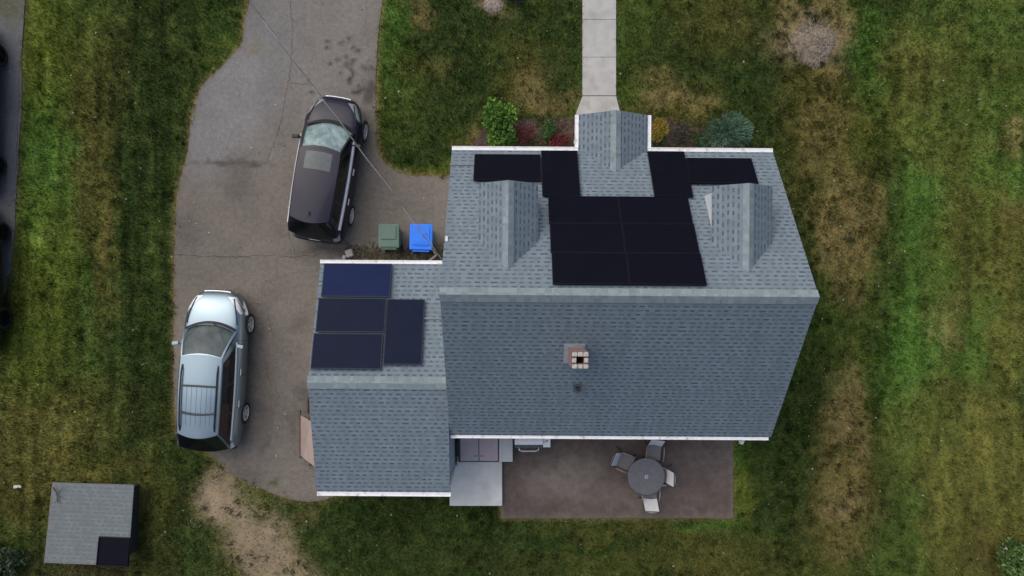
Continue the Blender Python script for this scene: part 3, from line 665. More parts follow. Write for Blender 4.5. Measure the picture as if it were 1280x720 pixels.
obj('front_step', MB().box((PXM, 4.1, .09), (1.6, 1.2, .18)), CONC, house, bevel=.02)
# dormers
def dormer(xl, xr, yfr, ze, zr):
    xm = (xl+xr)/2; s_ = (zr-ze)/(xm-xl); yE = YF-(ze-ZE)/sf; yK = YF-(zr-ZE)/sf
    mb = MB(); y0 = yfr-.12; ov = .085
    for (xa, xb) in ((xl+ov, xr-ov),):
        mb.v += []; n = len(mb.v); zb0 = zf(y0)-.05
        pr = [(xa,y0,zb0),(xb,y0,zb0),(xb,y0,ze+ov*s_-.09),(xm,y0,zr-.09),(xa,y0,ze+ov*s_-.09)]
        bk = [(xa,yE,ze-.05),(xb,yE,ze-.05),(xb,yE,ze+ov*s_-.06),(xm,yE,zr-.09),(xa,yE,ze+ov*s_-.06)]
        mb.v += pr+bk
        mb.face([n,n+1,n+2,n+3,n+4]); mb.face([n+9,n+8,n+7,n+6,n+5])
        for i in range(5): j = (i+1)%5; mb.face([n+i,n+5+i,n+5+j,n+j])
    d = obj('dormer', mb, mat('dormer_white_wall', (.72,.74,.76), .6, var=.05) if 'dormer_white_wall' not in bpy.data.materials else bpy.data.materials['dormer_white_wall'], house)
    mb = MB()
    mb.slab([(xl,yfr,ze),(xl,yE-.06,ze),(xm,yK-.06,zr),(xm,yfr,zr)], .07, (xl,yfr,ze), (0,-1,0), side_mi=1)
    mb.slab([(xr,yfr,ze),(xm,yfr,zr),(xm,yK-.06,zr),(xr,yE-.06,ze)], .07, (xr,yfr,ze), (0,1,0), side_mi=1)
    obj('dormer_roof', mb, [SH, UNDER], d)
    ridge_caps(d, (xm,yfr-.005,zr), (xm,yK-.1,zr), .13, s_, s_)
    z1 = zf(y0)+.2
    w = MB(); w.box((xm, y0+.01, (z1+ze)/2), (.62,.05,ze-z1-.05)); obj('window', w, PANE, d)
dormer(-.82, .624, 2.55, 4.7, 5.2)
dormer(4.85, 6.33, 2.52, 4.7, 5.2)
# chimney
CX, CY, CT, CW = 1.535, -1.606, 6.1, .37
mb = MB(); t = .1; zb0 = zb(CY)-.35
for cx, cy, dx, dy in ((CX-CW/2+t/2,CY,t,CW),(CX+CW/2-t/2,CY,t,CW),(CX,CY-CW/2+t/2,CW-2*t,t),(CX,CY+CW/2-t/2,CW-2*t,t)): mb.box((cx,cy,(zb0+CT-.06)/2), (dx,dy,CT-.06-zb0))
ch = obj('chimney', mb, BRICK, house)
mb = MB(); q = CW/2-.05
for i in range(3):
    for sx, sy in ((-1+i,-1),(-1+i,1)): mb.box((CX+sx*.125, CY+sy*q, CT-.02), (.112,.095,.075), random.uniform(-.05,.05))
for sx in (-1, 1): mb.box((CX+sx*q, CY, CT-.02), (.095,.10,.075), random.uniform(-.05,.05))
obj('cap', mb, CAPM, ch, bevel=.012)
obj('flue', MB().box((CX,CY,CT-.32), (CW-2*t,CW-2*t,.02)), FLUEBLK, ch)
mb = MB(); g = .07
zz = lambda y: zb(y)+.014
for pts in ([(CX-CW/2-g,CY-CW/2-g),(CX-CW/2,CY-CW/2-g),(CX-CW/2,CY+CW/2+g),(CX-CW/2-g,CY+CW/2+g)],[(CX+CW/2,CY-CW/2-g),(CX+CW/2+g,CY-CW/2-g),(CX+CW/2+g,CY+CW/2+g),(CX+CW/2,CY+CW/2+g)],
            [(CX-CW/2,CY+CW/2),(CX+CW/2,CY+CW/2),(CX+CW/2,CY+CW/2+g),(CX-CW/2,CY+CW/2+g)],[(CX-CW/2,CY-CW/2-g),(CX+CW/2,CY-CW/2-g),(CX+CW/2,CY-CW/2),(CX-CW/2,CY-CW/2)]):
    mb.slab([(x, y, zz(y)) for x, y in pts], .01)
mb.box((CX-CW/2-.006, CY, zb(CY)+.08), (.008, CW, .5)); mb.box((CX, CY+CW/2+.006, zb(CY)+.2), (CW, .008, .3))
obj('flashing', mb, FLASH, ch)
vp = obj('vent_pipe', MB().lathe([(.0,.30),(.03,.30),(.045,.30),(.045,-.1)], (1.68,-2.54,zb(-2.54)+.05), n=16), BLACKP, house)
mb = MB(); mb.slab([(1.58,-2.66,zz(-2.66)),(1.78,-2.66,zz(-2.66)),(1.78,-2.42,zz(-2.42)),(1.58,-2.42,zz(-2.42))], .01); obj('collar', mb, mat('lead_collar', (.1,.11,.13), .5), vp)
obj('conduit', MB().tube([(XL-.02,3.28,zf(3.28)+.04),(-1.02,3.28,zf(3.28)+.05)], .016), FLASH, house)
obj('downspout', MB().tube([(6.35,YB-.06,ZE-.1),(6.35,YB-.22,ZE-.22),(6.35,YB-.24,ZE-.34),(6.35,-3.83,ZE-.55),(6.35,-3.83,.15),(6.35,-4.1,.08)], .045, 8), WHITE, house)
def wwin(parent, c, w, h, ax):      # wall window: frame with a recessed pane
    d = (w, .06, h) if ax == 'y' else (.06, w, h); p = (w-.12, .07, h-.12) if ax == 'y' else (.07, w-.12, h-.12)
    f = obj('window', MB().box(c, d), WOODW, parent, bevel=.01); obj('pane', MB().box(c, p), PANE, f)
for x in (-.4, 5.3): wwin(house, (x, 3.51, 1.5), 1.1, 1.2, 'y')
for x in (2.3,): wwin(house, (x, -3.79, 1.6), 1.2, 1.0, 'y')
for y in (-2.0, 1.8): wwin(house, (XR-.11, y, 1.5), .9, 1.2, 'x')
wwin(house, (XR-.11, -.1, 4.0), .8, 1.0, 'x'); wwin(house, (XL+.06, .9, 4.3), .7, .8, 'x')
dr = obj('front_door', MB().box((PXM, 3.52, 1.22), (.95,.07,2.05)), mat('dark_red_door', (.2,.05,.045), .5), house, bevel=.01)
obj('handle', MB().lathe([(0,.03),(.03,.02),(.03,-.02),(0,-.03)], (PXM+.38,3.58,1.1), n=12), CHROME, dr)
sd = obj('patio_door', MB().box((4.6, -3.80, 1.1), (1.8,.08,2.1)), WOODW, house, bevel=.01)
for x in (4.17, 5.03): obj('pane', MB().box((x, -3.80, 1.12), (.72,.1,1.85)), PANE, sd)

# ------------------------------------------------------------------ garage
GZE, GZR, GYF, GYB, GYR, GXL, GXR = 2.4, 3.4, .643, -5.68, -2.52, -5.35, -1.68
gf = (GZR-GZE)/(GYF-GYR); gb = (GZR-GZE)/(GYR-GYB)
gz = lambda y: GZE+(GYF-y)*gf if y > GYR else GZE+(y-GYB)*gb
garage = hthing('attached_garage', 'low garage with grey shingled gable roof joined to the left side of the house', 'garage', (-3.5,-2.5,0))
mb = MB(); wall_prism(mb, GXL+.12, GXR-.045, [(.45,0),(.45,GZE-.05),(GYR,GZR-.16),(-5.5,GZE-.05),(-5.5,0)]); obj('wall', mb, SIDING, garage)
mb = MB()
mb.slab([(GXL+.04,GYF,GZE),(GXR+.06,GYF,GZE),(GXR+.06,GYR,GZR),(GXL,GYR,GZR)][::-1], .1, (GXL,GYF,GZE), (-1,0,0), side_mi=1)
mb.slab([(GXL-.03,GYB,GZE),(GXR,GYB,GZE),(GXR+.02,GYR,GZR),(GXL,GYR,GZR)], .1, (GXL,GYB,GZE), (1,0,0), side_mi=1)
obj('roof', mb, [SH, UNDER], garage)
ridge_caps(garage, (GXL-.01,GYR,GZR), (GXR+.03,GYR,GZR), .17, gf, gb)
gutter(garage, (GXL+.02,GYF+.005,GZE), (GXR+.04,GYF+.005,GZE), (0,1,0), .10); gutter(garage, (GXL-.02,GYB-.005,GZE), (GXR+.02,GYB-.005,GZE), (0,-1,0), .12)
gd = obj('garage_door', MB().box((GXL+.10, -1.5, 1.05), (.06, 2.6, 2.1)), WOODW, garage, bevel=.01)
obj('handle', MB().box((GXL+.055, -1.5, .9), (.03,.14,.04)), BLACKP, gd)
obj('conduit', MB().tube([(-2.37,-.83,gz(-.83)+.07),(-1.62,-.83,gz(-.83)+.05)], .014), FLASH, garage)
obj('corner_board', MB().box((GXR-.05,-5.48,1.15), (.10,.10,2.3)), WOODW, garage)
obj('downspout', MB().tube([(-1.85,.72,2.3),(-1.85,.62,2.1),(-1.85,.5,1.9),(-1.85,.5,.12),(-1.85,.75,.06)], .04), WHITE, garage)

# ------------------------------------------------------------------ solar panels
def panel(label, group, x0, x1, ya, yb_, zfun, cells, frame, lift=.10, gap=.003):
    x0 += gap; x1 -= gap; ya -= gap; yb_ += gap
    c = Vector(((x0+x1)/2, (ya+yb_)/2, zfun((ya+yb_)/2)))
    t = hthing('solar_panel', label, 'solar panel', tuple(c), group)
    nrm = Vector((0, zfun(0)-zfun(1), 1)).normalized()
    if abs(nrm.y) < 1e-6: nrm = Vector((0,0,1))
    q = [Vector((x, y, zfun(y))) + nrm*lift for x, y in ((x0,yb_),(x1,yb_),(x1,ya),(x0,ya))]
    f = .022; ux = (q[1]-q[0]).normalized(); uy = (q[3]-q[0]).normalized(); Lx = (q[1]-q[0]).length; Ly = (q[3]-q[0]).length
    at = lambda a, b, h=0: q[0]+ux*a+uy*b+nrm*h
    mb = MB()
    for a0, a1, b0, b1 in ((0,Lx,0,f),(0,Lx,Ly-f,Ly),(0,f,f,Ly-f),(Lx-f,Lx,f,Ly-f)): mb.slab([at(a0,b0),at(a1,b0),at(a1,b1),at(a0,b1)], .04)
    obj('frame', mb, frame, t)
    mb = MB(); mb.slab([at(f,f,-.004),at(Lx-f,f,-.004),at(Lx-f,Ly-f,-.004),at(f,Ly-f,-.004)], .02, tuple(at(f,f)), tuple(ux)); obj('cell_face', mb, cells, t)
    for b in (.2, .8): obj('rail', MB().tube([tuple(at(.03, Ly*b, -.065)), tuple(at(Lx-.03, Ly*b, -.065))], .02, 6), FRGRY, t)
G1 = 'black solar panels on the front slope of the house roof'
rows = [2.30, 1.555, .80, .045]
nm = ['top', 'middle', 'bottom']
for r_ in range(3):
    sh = r_*.018
    for c_, side in ((0, 'left'), (1, 'right')):
        panel('black landscape solar panel, %s one in the %s row of the six-panel block' % (side, nm[r_]), G1, .90+c_*1.785+sh, .90+(c_+1)*1.785+sh, rows[r_], rows[r_+1], zf, PV, FRBLK)
panel('black upright solar panel beside the porch roof on its left', G1, .755, 1.735, 3.66, 2.31, zf, PV, FRBLK)
panel('black upright solar panel beside the porch roof on its right', G1, 3.62, 4.615, 3.66, 2.31, zf, PV, FRBLK)
panel('black landscape solar panel at the eave in front of the left dormer', G1, -1.03, .745, 3.53, 2.74, zf, PV, FRBLK)
panel('black landscape solar panel at the eave in front of the right dormer', G1, 4.625, 6.38, 3.46, 2.70, zf, PV, FRBLK)
G2 = 'blue solar panels on the garage roof'
panel('landscape solar panel along the garage gutter, sky reflection painted in blue', G2, -5.19, -3.31, .62, -.30, gz, PVSKY, FRGRY)
panel('navy landscape solar panel just below the one with painted sky reflection on the garage roof', G2, -5.25, -3.40, -.33, -1.24, gz, PVB, FRGRY)
panel('navy landscape solar panel nearest the garage ridge', G2, -5.29, -3.43, -1.27, -2.19, gz, PVB, FRGRY)
panel('navy upright solar panel at the right end of the garage array', G2, -3.39, -2.36, -.35, -2.07, gz, PVB, FRGRY)

# ------------------------------------------------------------------ cars
def eval_mesh(o):
    dg = bpy.context.evaluated_depsgraph_get(); e = o.evaluated_get(dg); me = bpy.data.meshes.new_from_object(e)
    old = o.data; o.modifiers.clear(); o.data = me; return me
GLS = glass_mat('windscreen_glass', (.86,.92,.92), .25, (.06,.075,.08))
GLD = mat('dark_tinted_glass', (.008,.010,.011), .06, var=.05, spec=.4)
LAMP = mat('clear_lamp', (.86,.87,.88), .2, var=.06, coat=.5); LAMPD = mat('grey_lamp', (.24,.25,.27), .25, var=.1, coat=.5)
REDL = mat('red_lamp', (.25,.02,.02), .25, coat=.5)
PLATE = mat('plate', (.6,.62,.66), .5)
def car(label, loc, heading, p, paint, dash_mat, lampm, extras=()):
    """heading: clockwise from +Y"""
    L0, L1, W = p['rear'], p['front'], p['w']
    t = thing('parked_car', label, 'car', local=True, loc=loc, rotz=-heading)
    bz = p['belt']
    st = [(L0,.66*W,.70),(L0+.05,.82*W,.86),(L0+.2,.94*W,bz-.02),(L0+.7,.99*W,bz),(0,W,bz-.02),(p['wb_y']-.05,.985*W,bz-.02),(p['wb_y']+.35,.95*W,bz-.06),(L1-.42,.86*W,bz-.13),(L1-.18,.72*W,bz-.22),(L1-.04,.55*W,bz-.36),(L1,.42*W,bz-.44)]
    mb = MB(); rings = []
    for y, w, zt in st:
        cr = .05 if y < L1-.3 else .03
        half = [(0,zt+cr),(.45*w,zt+cr*.8),(.80*w,zt+.1*cr),(.93*w,zt-.06),(w,zt-.24*(zt-.2)/.8),(w*1.0,.56),(.985*w,.40),(.92*w,.25),(.5*w,.22),(0,.22)]
        pts = [(x, y, z) for x, z in half] + [(-x, y, z) for x, z in half[-2:0:-1]]
        rings.append(len(mb.v)); mb.v += pts; n = len(pts)
    for a, b in zip(rings, rings[1:]):
        for k in range(n): mb.face([a+k, a+(k+1)%n, b+(k+1)%n, b+k])
    mb.face([rings[0]+k for k in range(n)]); mb.face([rings[-1]+k for k in range(n)][::-1])
    body = obj('body', mb, paint, t, smooth=True)
    md = body.modifiers.new('s', 'SUBSURF'); md.levels = 2; md.render_levels = 2
    cut = MB(); ax = p['axles']
    for y in ax:
        for s_ in (-1, 1): cut.lathe([(0,-.2),(.41,-.2),(.41,.2),(0,.2)], (s_*(W-.08), y, .36), 'x', 28)
    co = obj('wheel_cutter', cut, paint)
    md = body.modifiers.new('b', 'BOOLEAN'); md.object = co; md.operation = 'DIFFERENCE'; md.solver = 'EXACT'
    bpy.context.view_layer.update(); me = eval_mesh(body)
    bpy.data.objects.remove(co)
    me.polygons.foreach_set('use_smooth', [True]*len(me.polygons))
    bvh = BVHTree.FromPolygons([v.co for v in me.vertices], [tuple(f.vertices) for f in me.polygons])
    def top(x, y, dz=.006):
        h = bvh.ray_cast(Vector((x, y, 3)), Vector((0,0,-1))); return Vector((x, y, (h[0].z if h[0] else .5)+dz))
    def fromfront(x, z, sgn=1, d=.008):
        h = bvh.ray_cast(Vector((x, sgn*6, z)), Vector((0,-sgn,0))); return Vector((x, (h[0].y if h[0] else 0)+sgn*d, z))
    def fromside(y, z, s_, d=.008):
        h = bvh.ray_cast(Vector((s_*3, y, z)), Vector((-s_,0,0))); return Vector(((h[0].x if h[0] else W)+s_*d, y, z))
    # cabin surfaces
    wbf, wrf, wrr, wbr = p['wbf'], p['wrf'], p['wrr'], p['wbr']; yb, yrf, yrr, yrb = p['wb_y'], p['rf_y'], p['rr_y'], p['rb_y']; zr = p['roof']
    zb_ = bz+.005; arch = .035
    def ws(u, v):
        u = 2*u-1; a = Vector((u*wbf, yb+.24*(1-u*u)-.06, zb_+.03*(1-u*u))); b = Vector((u*wrf, yrf+.10*(1-u*u), zr-.05+.05*(1-u*u)))
        q = a.lerp(b, v); q.z += .05*math.sin(math.pi*v); return q
    def rf(u, v):
        u = 2*u-1; a = Vector((u*wrf, yrf+.10*(1-u*u), zr-.05+.05*(1-u*u))); b = Vector((u*wrr, yrr-.13*(1-u*u), zr-.05+.05*(1-u*u)))
        q = a.lerp(b, v); q.z += arch*math.sin(math.pi*v); q.x *= 1+.03*math.sin(math.pi*v); return q
    def rg(u, v):
        u = 2*u-1; a = Vector((u*wrr, yrr-.13*(1-u*u), zr-.05+.05*(1-u*u))); b = Vector((u*wbr, yrb-.12*(1-u*u), zb_))
        return a.lerp(b, v)
    def sd(s_):
        def f(u, v):
            a = Vector((s_*(wbf+(wbr-wbf)*u+.03*math.sin(math.pi*u)), yb-.06+(yrb-yb+.06)*u, zb_)); b = rf(1.0 if s_ > 0 else 0.0, u)
            q = a.lerp(b, v); q.x += s_*.03*math.sin(math.pi*v); return q
        return f
    def sub(f, u0, u1, v0, v1, d, c=Vector((0,-.5,.9))):
        def g(u, v):
            uu, vv = u0+(u1-u0)*u, v0+(v1-v0)*v; e = 1e-3; q = f(uu, vv)
            n_ = (f(uu+e, vv)-f(uu-e, vv)).cross(f(uu, vv+e)-f(uu, vv-e)).normalized()
            if n_.dot(q-c) < 0: n_ = -n_
            return q+n_*d
        return g
    mb = MB()
    for s_ in (-1, 1): mb.grid(sd(s_), 16, 6)
    mb.grid(rg, 14, 6)
    obj('cabin', mb, paint, t, smooth=True)
    obj('roof', MB().grid(rf, 14, 20), p.get('roof_mat', paint), t, smooth=True)
    ws_o = obj('windscreen', MB().grid(sub(ws, .03, .97, .06, .97, .002), 14, 8), GLS, t, smooth=True)
    mb = MB()
    for u0, u1, v0, v1 in ((0,.035,0,1),(.965,1,0,1),(.035,.965,0,.065),(.035,.965,.965,1)): mb.grid(sub(ws, u0, u1, v0, v1, .004), 10, 8)
    obj('windscreen_frame', mb, paint if 'pillar' not in p else p['pillar'], t, smooth=True)
    rr_ = random.Random(3)
    obj('dashboard', MB().grid(lambda u, v: sub(ws, .03, .97, .05, .98, -.06)(u, v)+Vector((0,0,rr_.uniform(-.012,.012))), 12, 8), dash_mat, t, smooth=False)  # sheet under the glass; the plum car's carries a painted sky reflection
    # wipers
    for x0, x1 in ((-.55,.05),(.1,.62)):
        mb = MB()
        pts = [sub(ws, .5+x/(2*wbf), .5+x/(2*wbf), .07+.05*k/4, .07+.05*k/4, .02)(0, 0) for k, x in enumerate([x0+(x1-x0)*j/4 for j in range(5)])]; mb.tube(pts, .012, 6)
        obj('wiper', mb, BLACKP, ws_o)
    mb = MB(); mb.grid(sub(ws, .02, .98, -.03, .055, .006), 14, 2); obj('cowl', mb, BLACKP, t)
    obj('rear_window', MB().grid(sub(rg, .015, .985, .04, .95, .006), 14, 6), GLD, t, smooth=True)
    for s_ in (-1, 1):
        obj('window_surround', MB().grid(sub(sd(s_), .09, .985, .07, .92, .004), 14, 5), BLACKP, t, smooth=True)
        for u0, u1, kind in ((.12,.40,'front'),(.425,.68,'rear'),(.705,.90,'quarter')):
            w_ = obj('side_window', MB().grid(sub(sd(s_), u0, u1, .10, .86, .007), 8, 5), GLD, t, smooth=True)
        mb = MB(); mb.tube([sub(sd(s_), u, u, .055, .055, .012)(0, 0) for u in np.linspace(.08, .93, 14)], p.get('trim_r', .03), 6); obj('window_trim', mb, p.get('trim', CHROME), t)
        # mirrors
        mp_ = sd(s_)(.10, .12); mb = MB()
        mb.tube([mp_, mp_+Vector((s_*.10, 0, .02))], .025, 6); mb.box(tuple(mp_+Vector((s_*.17, -.0, .05))), (.2,.10,.14), -.15*s_)
        obj('mirror', mb, p.get('mirror', paint), t, smooth=False, bevel=.03)
        # head lamps / tail lamps conforming to the body
        def hl(u, v):
            y = L1-.74+u*.56; x_out = W*(.965-.27*(u**1.8)); x = s_*(x_out - (.05+.20*(u**.6))*v*1.1); return top(x, y, .007)
        obj('headlight', MB().grid(hl, 10, 5), lampm, t, smooth=True)
        obj('tail_light', MB().grid(lambda u, v: fromfront(s_*(W*.66+.2*W*u), .72+.2*v, -1, .012), 5, 6), REDL if 'tail' not in p else p['tail'], t, smooth=True)
        # hood seam
        mb = MB(); mb.tube([top(s_*(W*.80-.20*W*(k/10)**1.5), yb+.12+(L1-.24-yb-.12)*k/10, .003) for k in range(11)], .021, 6); obj('hood_seam', mb, BLACKP, t)
        for y in p['handles']:
            q = fromside(y, bz-.14, s_, .02); obj('door_handle', MB().box(tuple(q), (.035,.20,.04)), CHROME, t, bevel=.008)
        for y in p['doors']: obj('door_seam', MB().tube([fromside(y, z, s_, .0) for z in np.linspace(.42, bz-.08, 6)], .008, 5), BLACKP, t)
        for i, y in enumerate(ax):
            cx = s_*(W-.10)
            wl = obj('wheel', MB().lathe([(.05,-.02),(.235,-.02),(.235,.05),(.05,.05)], (cx, y, .34), 'x', 24, closed=True), BLACKP, t)
            obj('tyre', MB().lathe([(.235,-.10),(.31,-.11),(.337,-.085),(.34,0),(.337,.085),(.31,.11),(.235,.10)], (cx, y, .34), 'x', 32, closed=True), RUBBER, wl, smooth=True)
            mb = MB(); xo = cx+s_*.085
            mb.lathe([(.0,-.012),(.065,-.012),(.065,.014),(.0,.018)], (xo, y, .34), 'x', 16); mb.lathe([(.20,-.03),(.238,-.03),(.238,.02),(.215,.02)], (xo, y, .34), 'x', 28, closed=True)
            for k in range(5):
                a = 2*math.pi*k/5+.3; mb.box((xo, y+math.cos(a)*.135, .34+math.sin(a)*.135), (.02,.17,.062), M=Matrix.Rotation(a, 3, 'X'))
            obj('rim', mb, p.get('rim', RIM), wl)
    obj('grille', MB().grid(lambda u, v: fromfront((u-.5)*.80*W, bz-.50+.15*v, 1, .012), 10, 4), BLACKP, t)
    obj('grille_trim', MB().tube([fromfront((k/10-.5)*.86*W, bz-.345, 1, .015) for k in range(11)], .022, 6), CHROME, t)
    obj('bumper', MB().tube([fromfront((k/12-.5)*1.62*W, .52, -1, .0) for k in range(13)], .055, 8), p.get('bumper', paint), t, smooth=True)
    obj('licence_plate', MB().box(tuple(fromfront(0, .74, -1, .02)), (.32,.02,.16)), PLATE, t)
    if p.get('rails'):
        for s_ in (-1, 1):
            e = 1.0 if s_ > 0 else 0.0
            pts = [rf(e+(-.07*s_), v)+Vector((0,0,.05 if .12 < v < .93 else .0)) for v in np.linspace(.10, .95, 12)]; obj('roof_rail', MB().tube(pts, .022, 6), BLACKP, t)
        for v in p['bars']: obj('crossbar', MB().tube([rf(a, v)+Vector((0,0,.06)) for a in np.linspace(.06, .94, 7)], .024, 6), BLACKP, t)
        mb = MB()
        for u in (.22,.34,.46,.58,.70,.80): mb.tube([rf(u, v)-Vector((0,0,.002)) for v in np.linspace(.36, .86, 6)], .007, 5)
        obj('roof_rib', mb, paint, t)
    if p.get('sunroof'): obj('sunroof', MB().grid(sub(rf, .18, .82, .06, .30, .006), 10, 5), mat('sunroof_glass', (.06,.075,.085), .12, var=.1), t, smooth=True)
    if p.get('antenna'):
        q = rf(.5, .86); obj('antenna', MB().tube([q, q+Vector((0,-.05,.05)), q+Vector((0,-.16,.08))], [.035,.02,.006], 6), BLACKP, t)
    if p.get('spoiler'): obj('spoiler', MB().grid(lambda u, v: rf(.06+.88*u, 1.0)+Vector((0,-.14*v,-.02*v+.008)), 10, 2), paint, t, smooth=True)
    return t
DARK = paint_mat('dark_plum_paint', (.009,.007,.024), .34, .0, .08, .2)
for n_ in DARK.node_tree.nodes:
    if n_.type == 'BSDF_PRINCIPLED': n_.inputs['Specular IOR Level'].default_value = .34
SILV = paint_mat('silver_blue_paint', (.27,.345,.40), .32, .92, .03, .12)
BLK = paint_mat('black_paint', (.012,.013,.018), .25, .1)
SKYREF = mat('painted_sky_reflection', (.58,.68,.69), .5, .1, var=.22, scale=3.5, stain=((.24,.31,.32), 3.))  # pale mottled sheet paints the sky reflected in the plum car's windscreen
DASHG = mat('grey_dashboard', (.14,.155,.155), .7, var=.25, scale=2.5)
DASHB = mat('black_dashboard', (.02,.02,.02), .7)
BSUV = dict(rear=-2.22, front=2.17, w=.89, belt=1.02, roof=1.66, trim_r=.052, bumper=BLACKP, axles=(-1.31,1.31), wb_y=1.16, rf_y=.32, rr_y=-1.66, rb_y=-2.08, wbf=.76, wrf=.60, wrr=.57, wbr=.74,
            handles=(-.05,-.95), doors=(.85,-.15,-1.05), sunroof=True, antenna=True, pillar=BLACKP, mirror=BLACKP, trim=mat('pale_trim', (.66,.65,.74), .35, .1, var=.04), tail=LAMPD)
car('dark plum hatchback suv parked by the wheelie bins, with chrome door handles', (-5.59,3.65,.008), R(9.2), BSUV, DARK, SKYREF, LAMPD)
SWAG = dict(bumper=BLACKP, rear=-2.42, front=2.37, w=.93, belt=1.00, roof=1.58, axles=(-1.365,1.365), wb_y=1.24, rf_y=.40, rr_y=-1.80, rb_y=-2.33, wbf=.79, wrf=.60, wrr=.58, wbr=.77,
            handles=(-.05,-1.0), doors=(.9,-.15,-1.1), rails=True, bars=(.37,.71), trim=mat('pale_belt', (.6,.6,.62), .4, .1, var=.04), tail=LAMP)
car('silver blue wagon with black roof rack parked along the left lawn edge', (-9.03,-2.43,.008), R(3.1), SWAG, SILV, DASHG, LAMP)
NB = dict(BSUV); NB.update(rim=FRBLK, sunroof=False, antenna=False, handles=(-.1,-1.1), front=2.75, rear=-2.55, axles=(-1.7,1.7), wb_y=1.5, doors=(1.1,-.2,-1.3), rb_y=-2.4, rr_y=-1.9, trim=BLACKP)
car('black car cut off by the left edge, upper one on the neighbouring driveway', (-16.64,5.47,.008), R(0.5), NB, BLK, DASHB, LAMPD)
NB2 = dict(BSUV); NB2.update(rim=FRBLK, sunroof=False, antenna=False, trim=BLACKP)
car('black car cut off by the left edge, lower one on the neighbouring driveway', (-16.50,.37,.008), R(-1), NB2, BLK, DASHB, LAMPD)

# ------------------------------------------------------------------ bins
def bin_(label, x, y, m, w, d, rot=0.0, lid_style=0):
    t = thing('wheelie_bin', label, 'bin', local=True, loc=(x, y, .008), rotz=rot, group='wheelie bins beside the garage')
    mb = MB(); n = len(mb.v); zb0, zt = .06, .96
    prof = [(.37,.05),(.40,.3),(.46,.90),(.485,.90),(.485,zt)]
    for s_, z in prof:
        a, b, r = w*s_, d*s_, .07
        for cx, cy, a0 in ((a-r,b-r,0),(-a+r,b-r,90),(-a+r,-b+r,180),(a-r,-b+r,270)):
            for k in range(4): an = R(a0+k*30); mb.v.append((cx+r*math.cos(an), cy+r*math.sin(an), z))
    q = 16
    for j in range(len(prof)-1):
        for k in range(q): mb.face([n+j*q+k, n+j*q+(k+1)%q, n+(j+1)*q+(k+1)%q, n+(j+1)*q+k])
    mb.face([n+k for k in range(q)][::-1]); mb.face([n+(len(prof)-1)*q+k for k in range(q)])
    obj('bin_body', mb, m, t)
    mb = MB(); mb.box((0, .0, .985), (w, d*.96, .05)); lid = obj('lid', mb, m, t, bevel=.035)
    mb = MB()
    if lid_style == 0:
        mb.box((0, d*.14, 1.015), (w*.78, d*.60, .05), taper=.9); mb.box((0, -d*.40, 1.012), (w*.8, .03, .02))
    else:
        mb.box((0, d*.06, 1.018), (w*.80, d*.76, .04), taper=.94)
        for k in range(3): mb.box((.05+k*.07, d*.06, 1.045), (.018, .17, .02), R(28))
        for k in range(3): mb.box((0, -d*.17-k*.06, 1.04), (w*.62, .018, .014))
    obj('lid_panel', mb, m, lid, bevel=.012)
    obj('handle', MB().tube([(-w*.36,-d*.46,.95),(-w*.36,-d*.53,1.0),(w*.36,-d*.53,1.0),(w*.36,-d*.46,.95)], .02, 8), m, t)
    for s_ in (-1, 1): obj('wheel', MB().lathe([(0,-.03),(.13,-.03),(.13,.03),(0,.03)], (s_*w*.38, -d*.42, .13), 'x', 20), RUBBER, t)
bin_('grey green wheelie bin with raised lid panel', -3.67, 1.55, mat('grey_green_plastic', (.10,.165,.13), .55, var=.05), .62, .74)
bin_('bright blue wheelie bin by the house wall', -2.71, 1.52, mat('blue_plastic', (.012,.19,.85), .45, var=.05), .68, .80, R(-1.5), 1)

# ------------------------------------------------------------------ patio furniture
SLING = mat('grey_sling', (.17,.165,.18), .8, var=.06, scale=30); SLINGSKY = mat('sky_sheen_sling', (.66,.66,.68), .8, var=.06, scale=20); ALU = mat('brown_aluminium', (.05,.043,.042), .4, .3); TTOP = mat('slate_table_top', (.125,.122,.138), .5, var=.08, scale=9); ARMM = mat('pale_arm', (.22,.2,.2), .5)  # the paler sling paints sky sheen onto the grey chairs' backrests
def table(x, y):
    t = thing('patio_table', 'round grey patio table with umbrella hole on the brown patio', 'table', local=True, loc=(x, y, .03))
    prof = [(.03,.70),(.03,.72),(.54,.722),(.558,.715),(.562,.70),(.553,.685),(.03,.69)]
    obj('tabletop', MB().lathe(prof, n=56, closed=True), TTOP, t, smooth=False)
    obj('umbrella_ring', MB().lathe([(.028,.716),(.028,.732),(.05,.732),(.055,.722)], n=20, closed=True), CHROME, t)
    for k in range(4):
        a = R(45+90*k); obj('leg', MB().tube([(math.cos(a)*.35,math.sin(a)*.35,.69),(math.cos(a)*.42,math.sin(a)*.42,.3),(math.cos(a)*.47,math.sin(a)*.47,0)], .018, 8), ALU, t)
    obj('rim_band', MB().lathe([(.563,.69),(.568,.69),(.568,.712),(.563,.712)], n=56, closed=True), ALU, t)
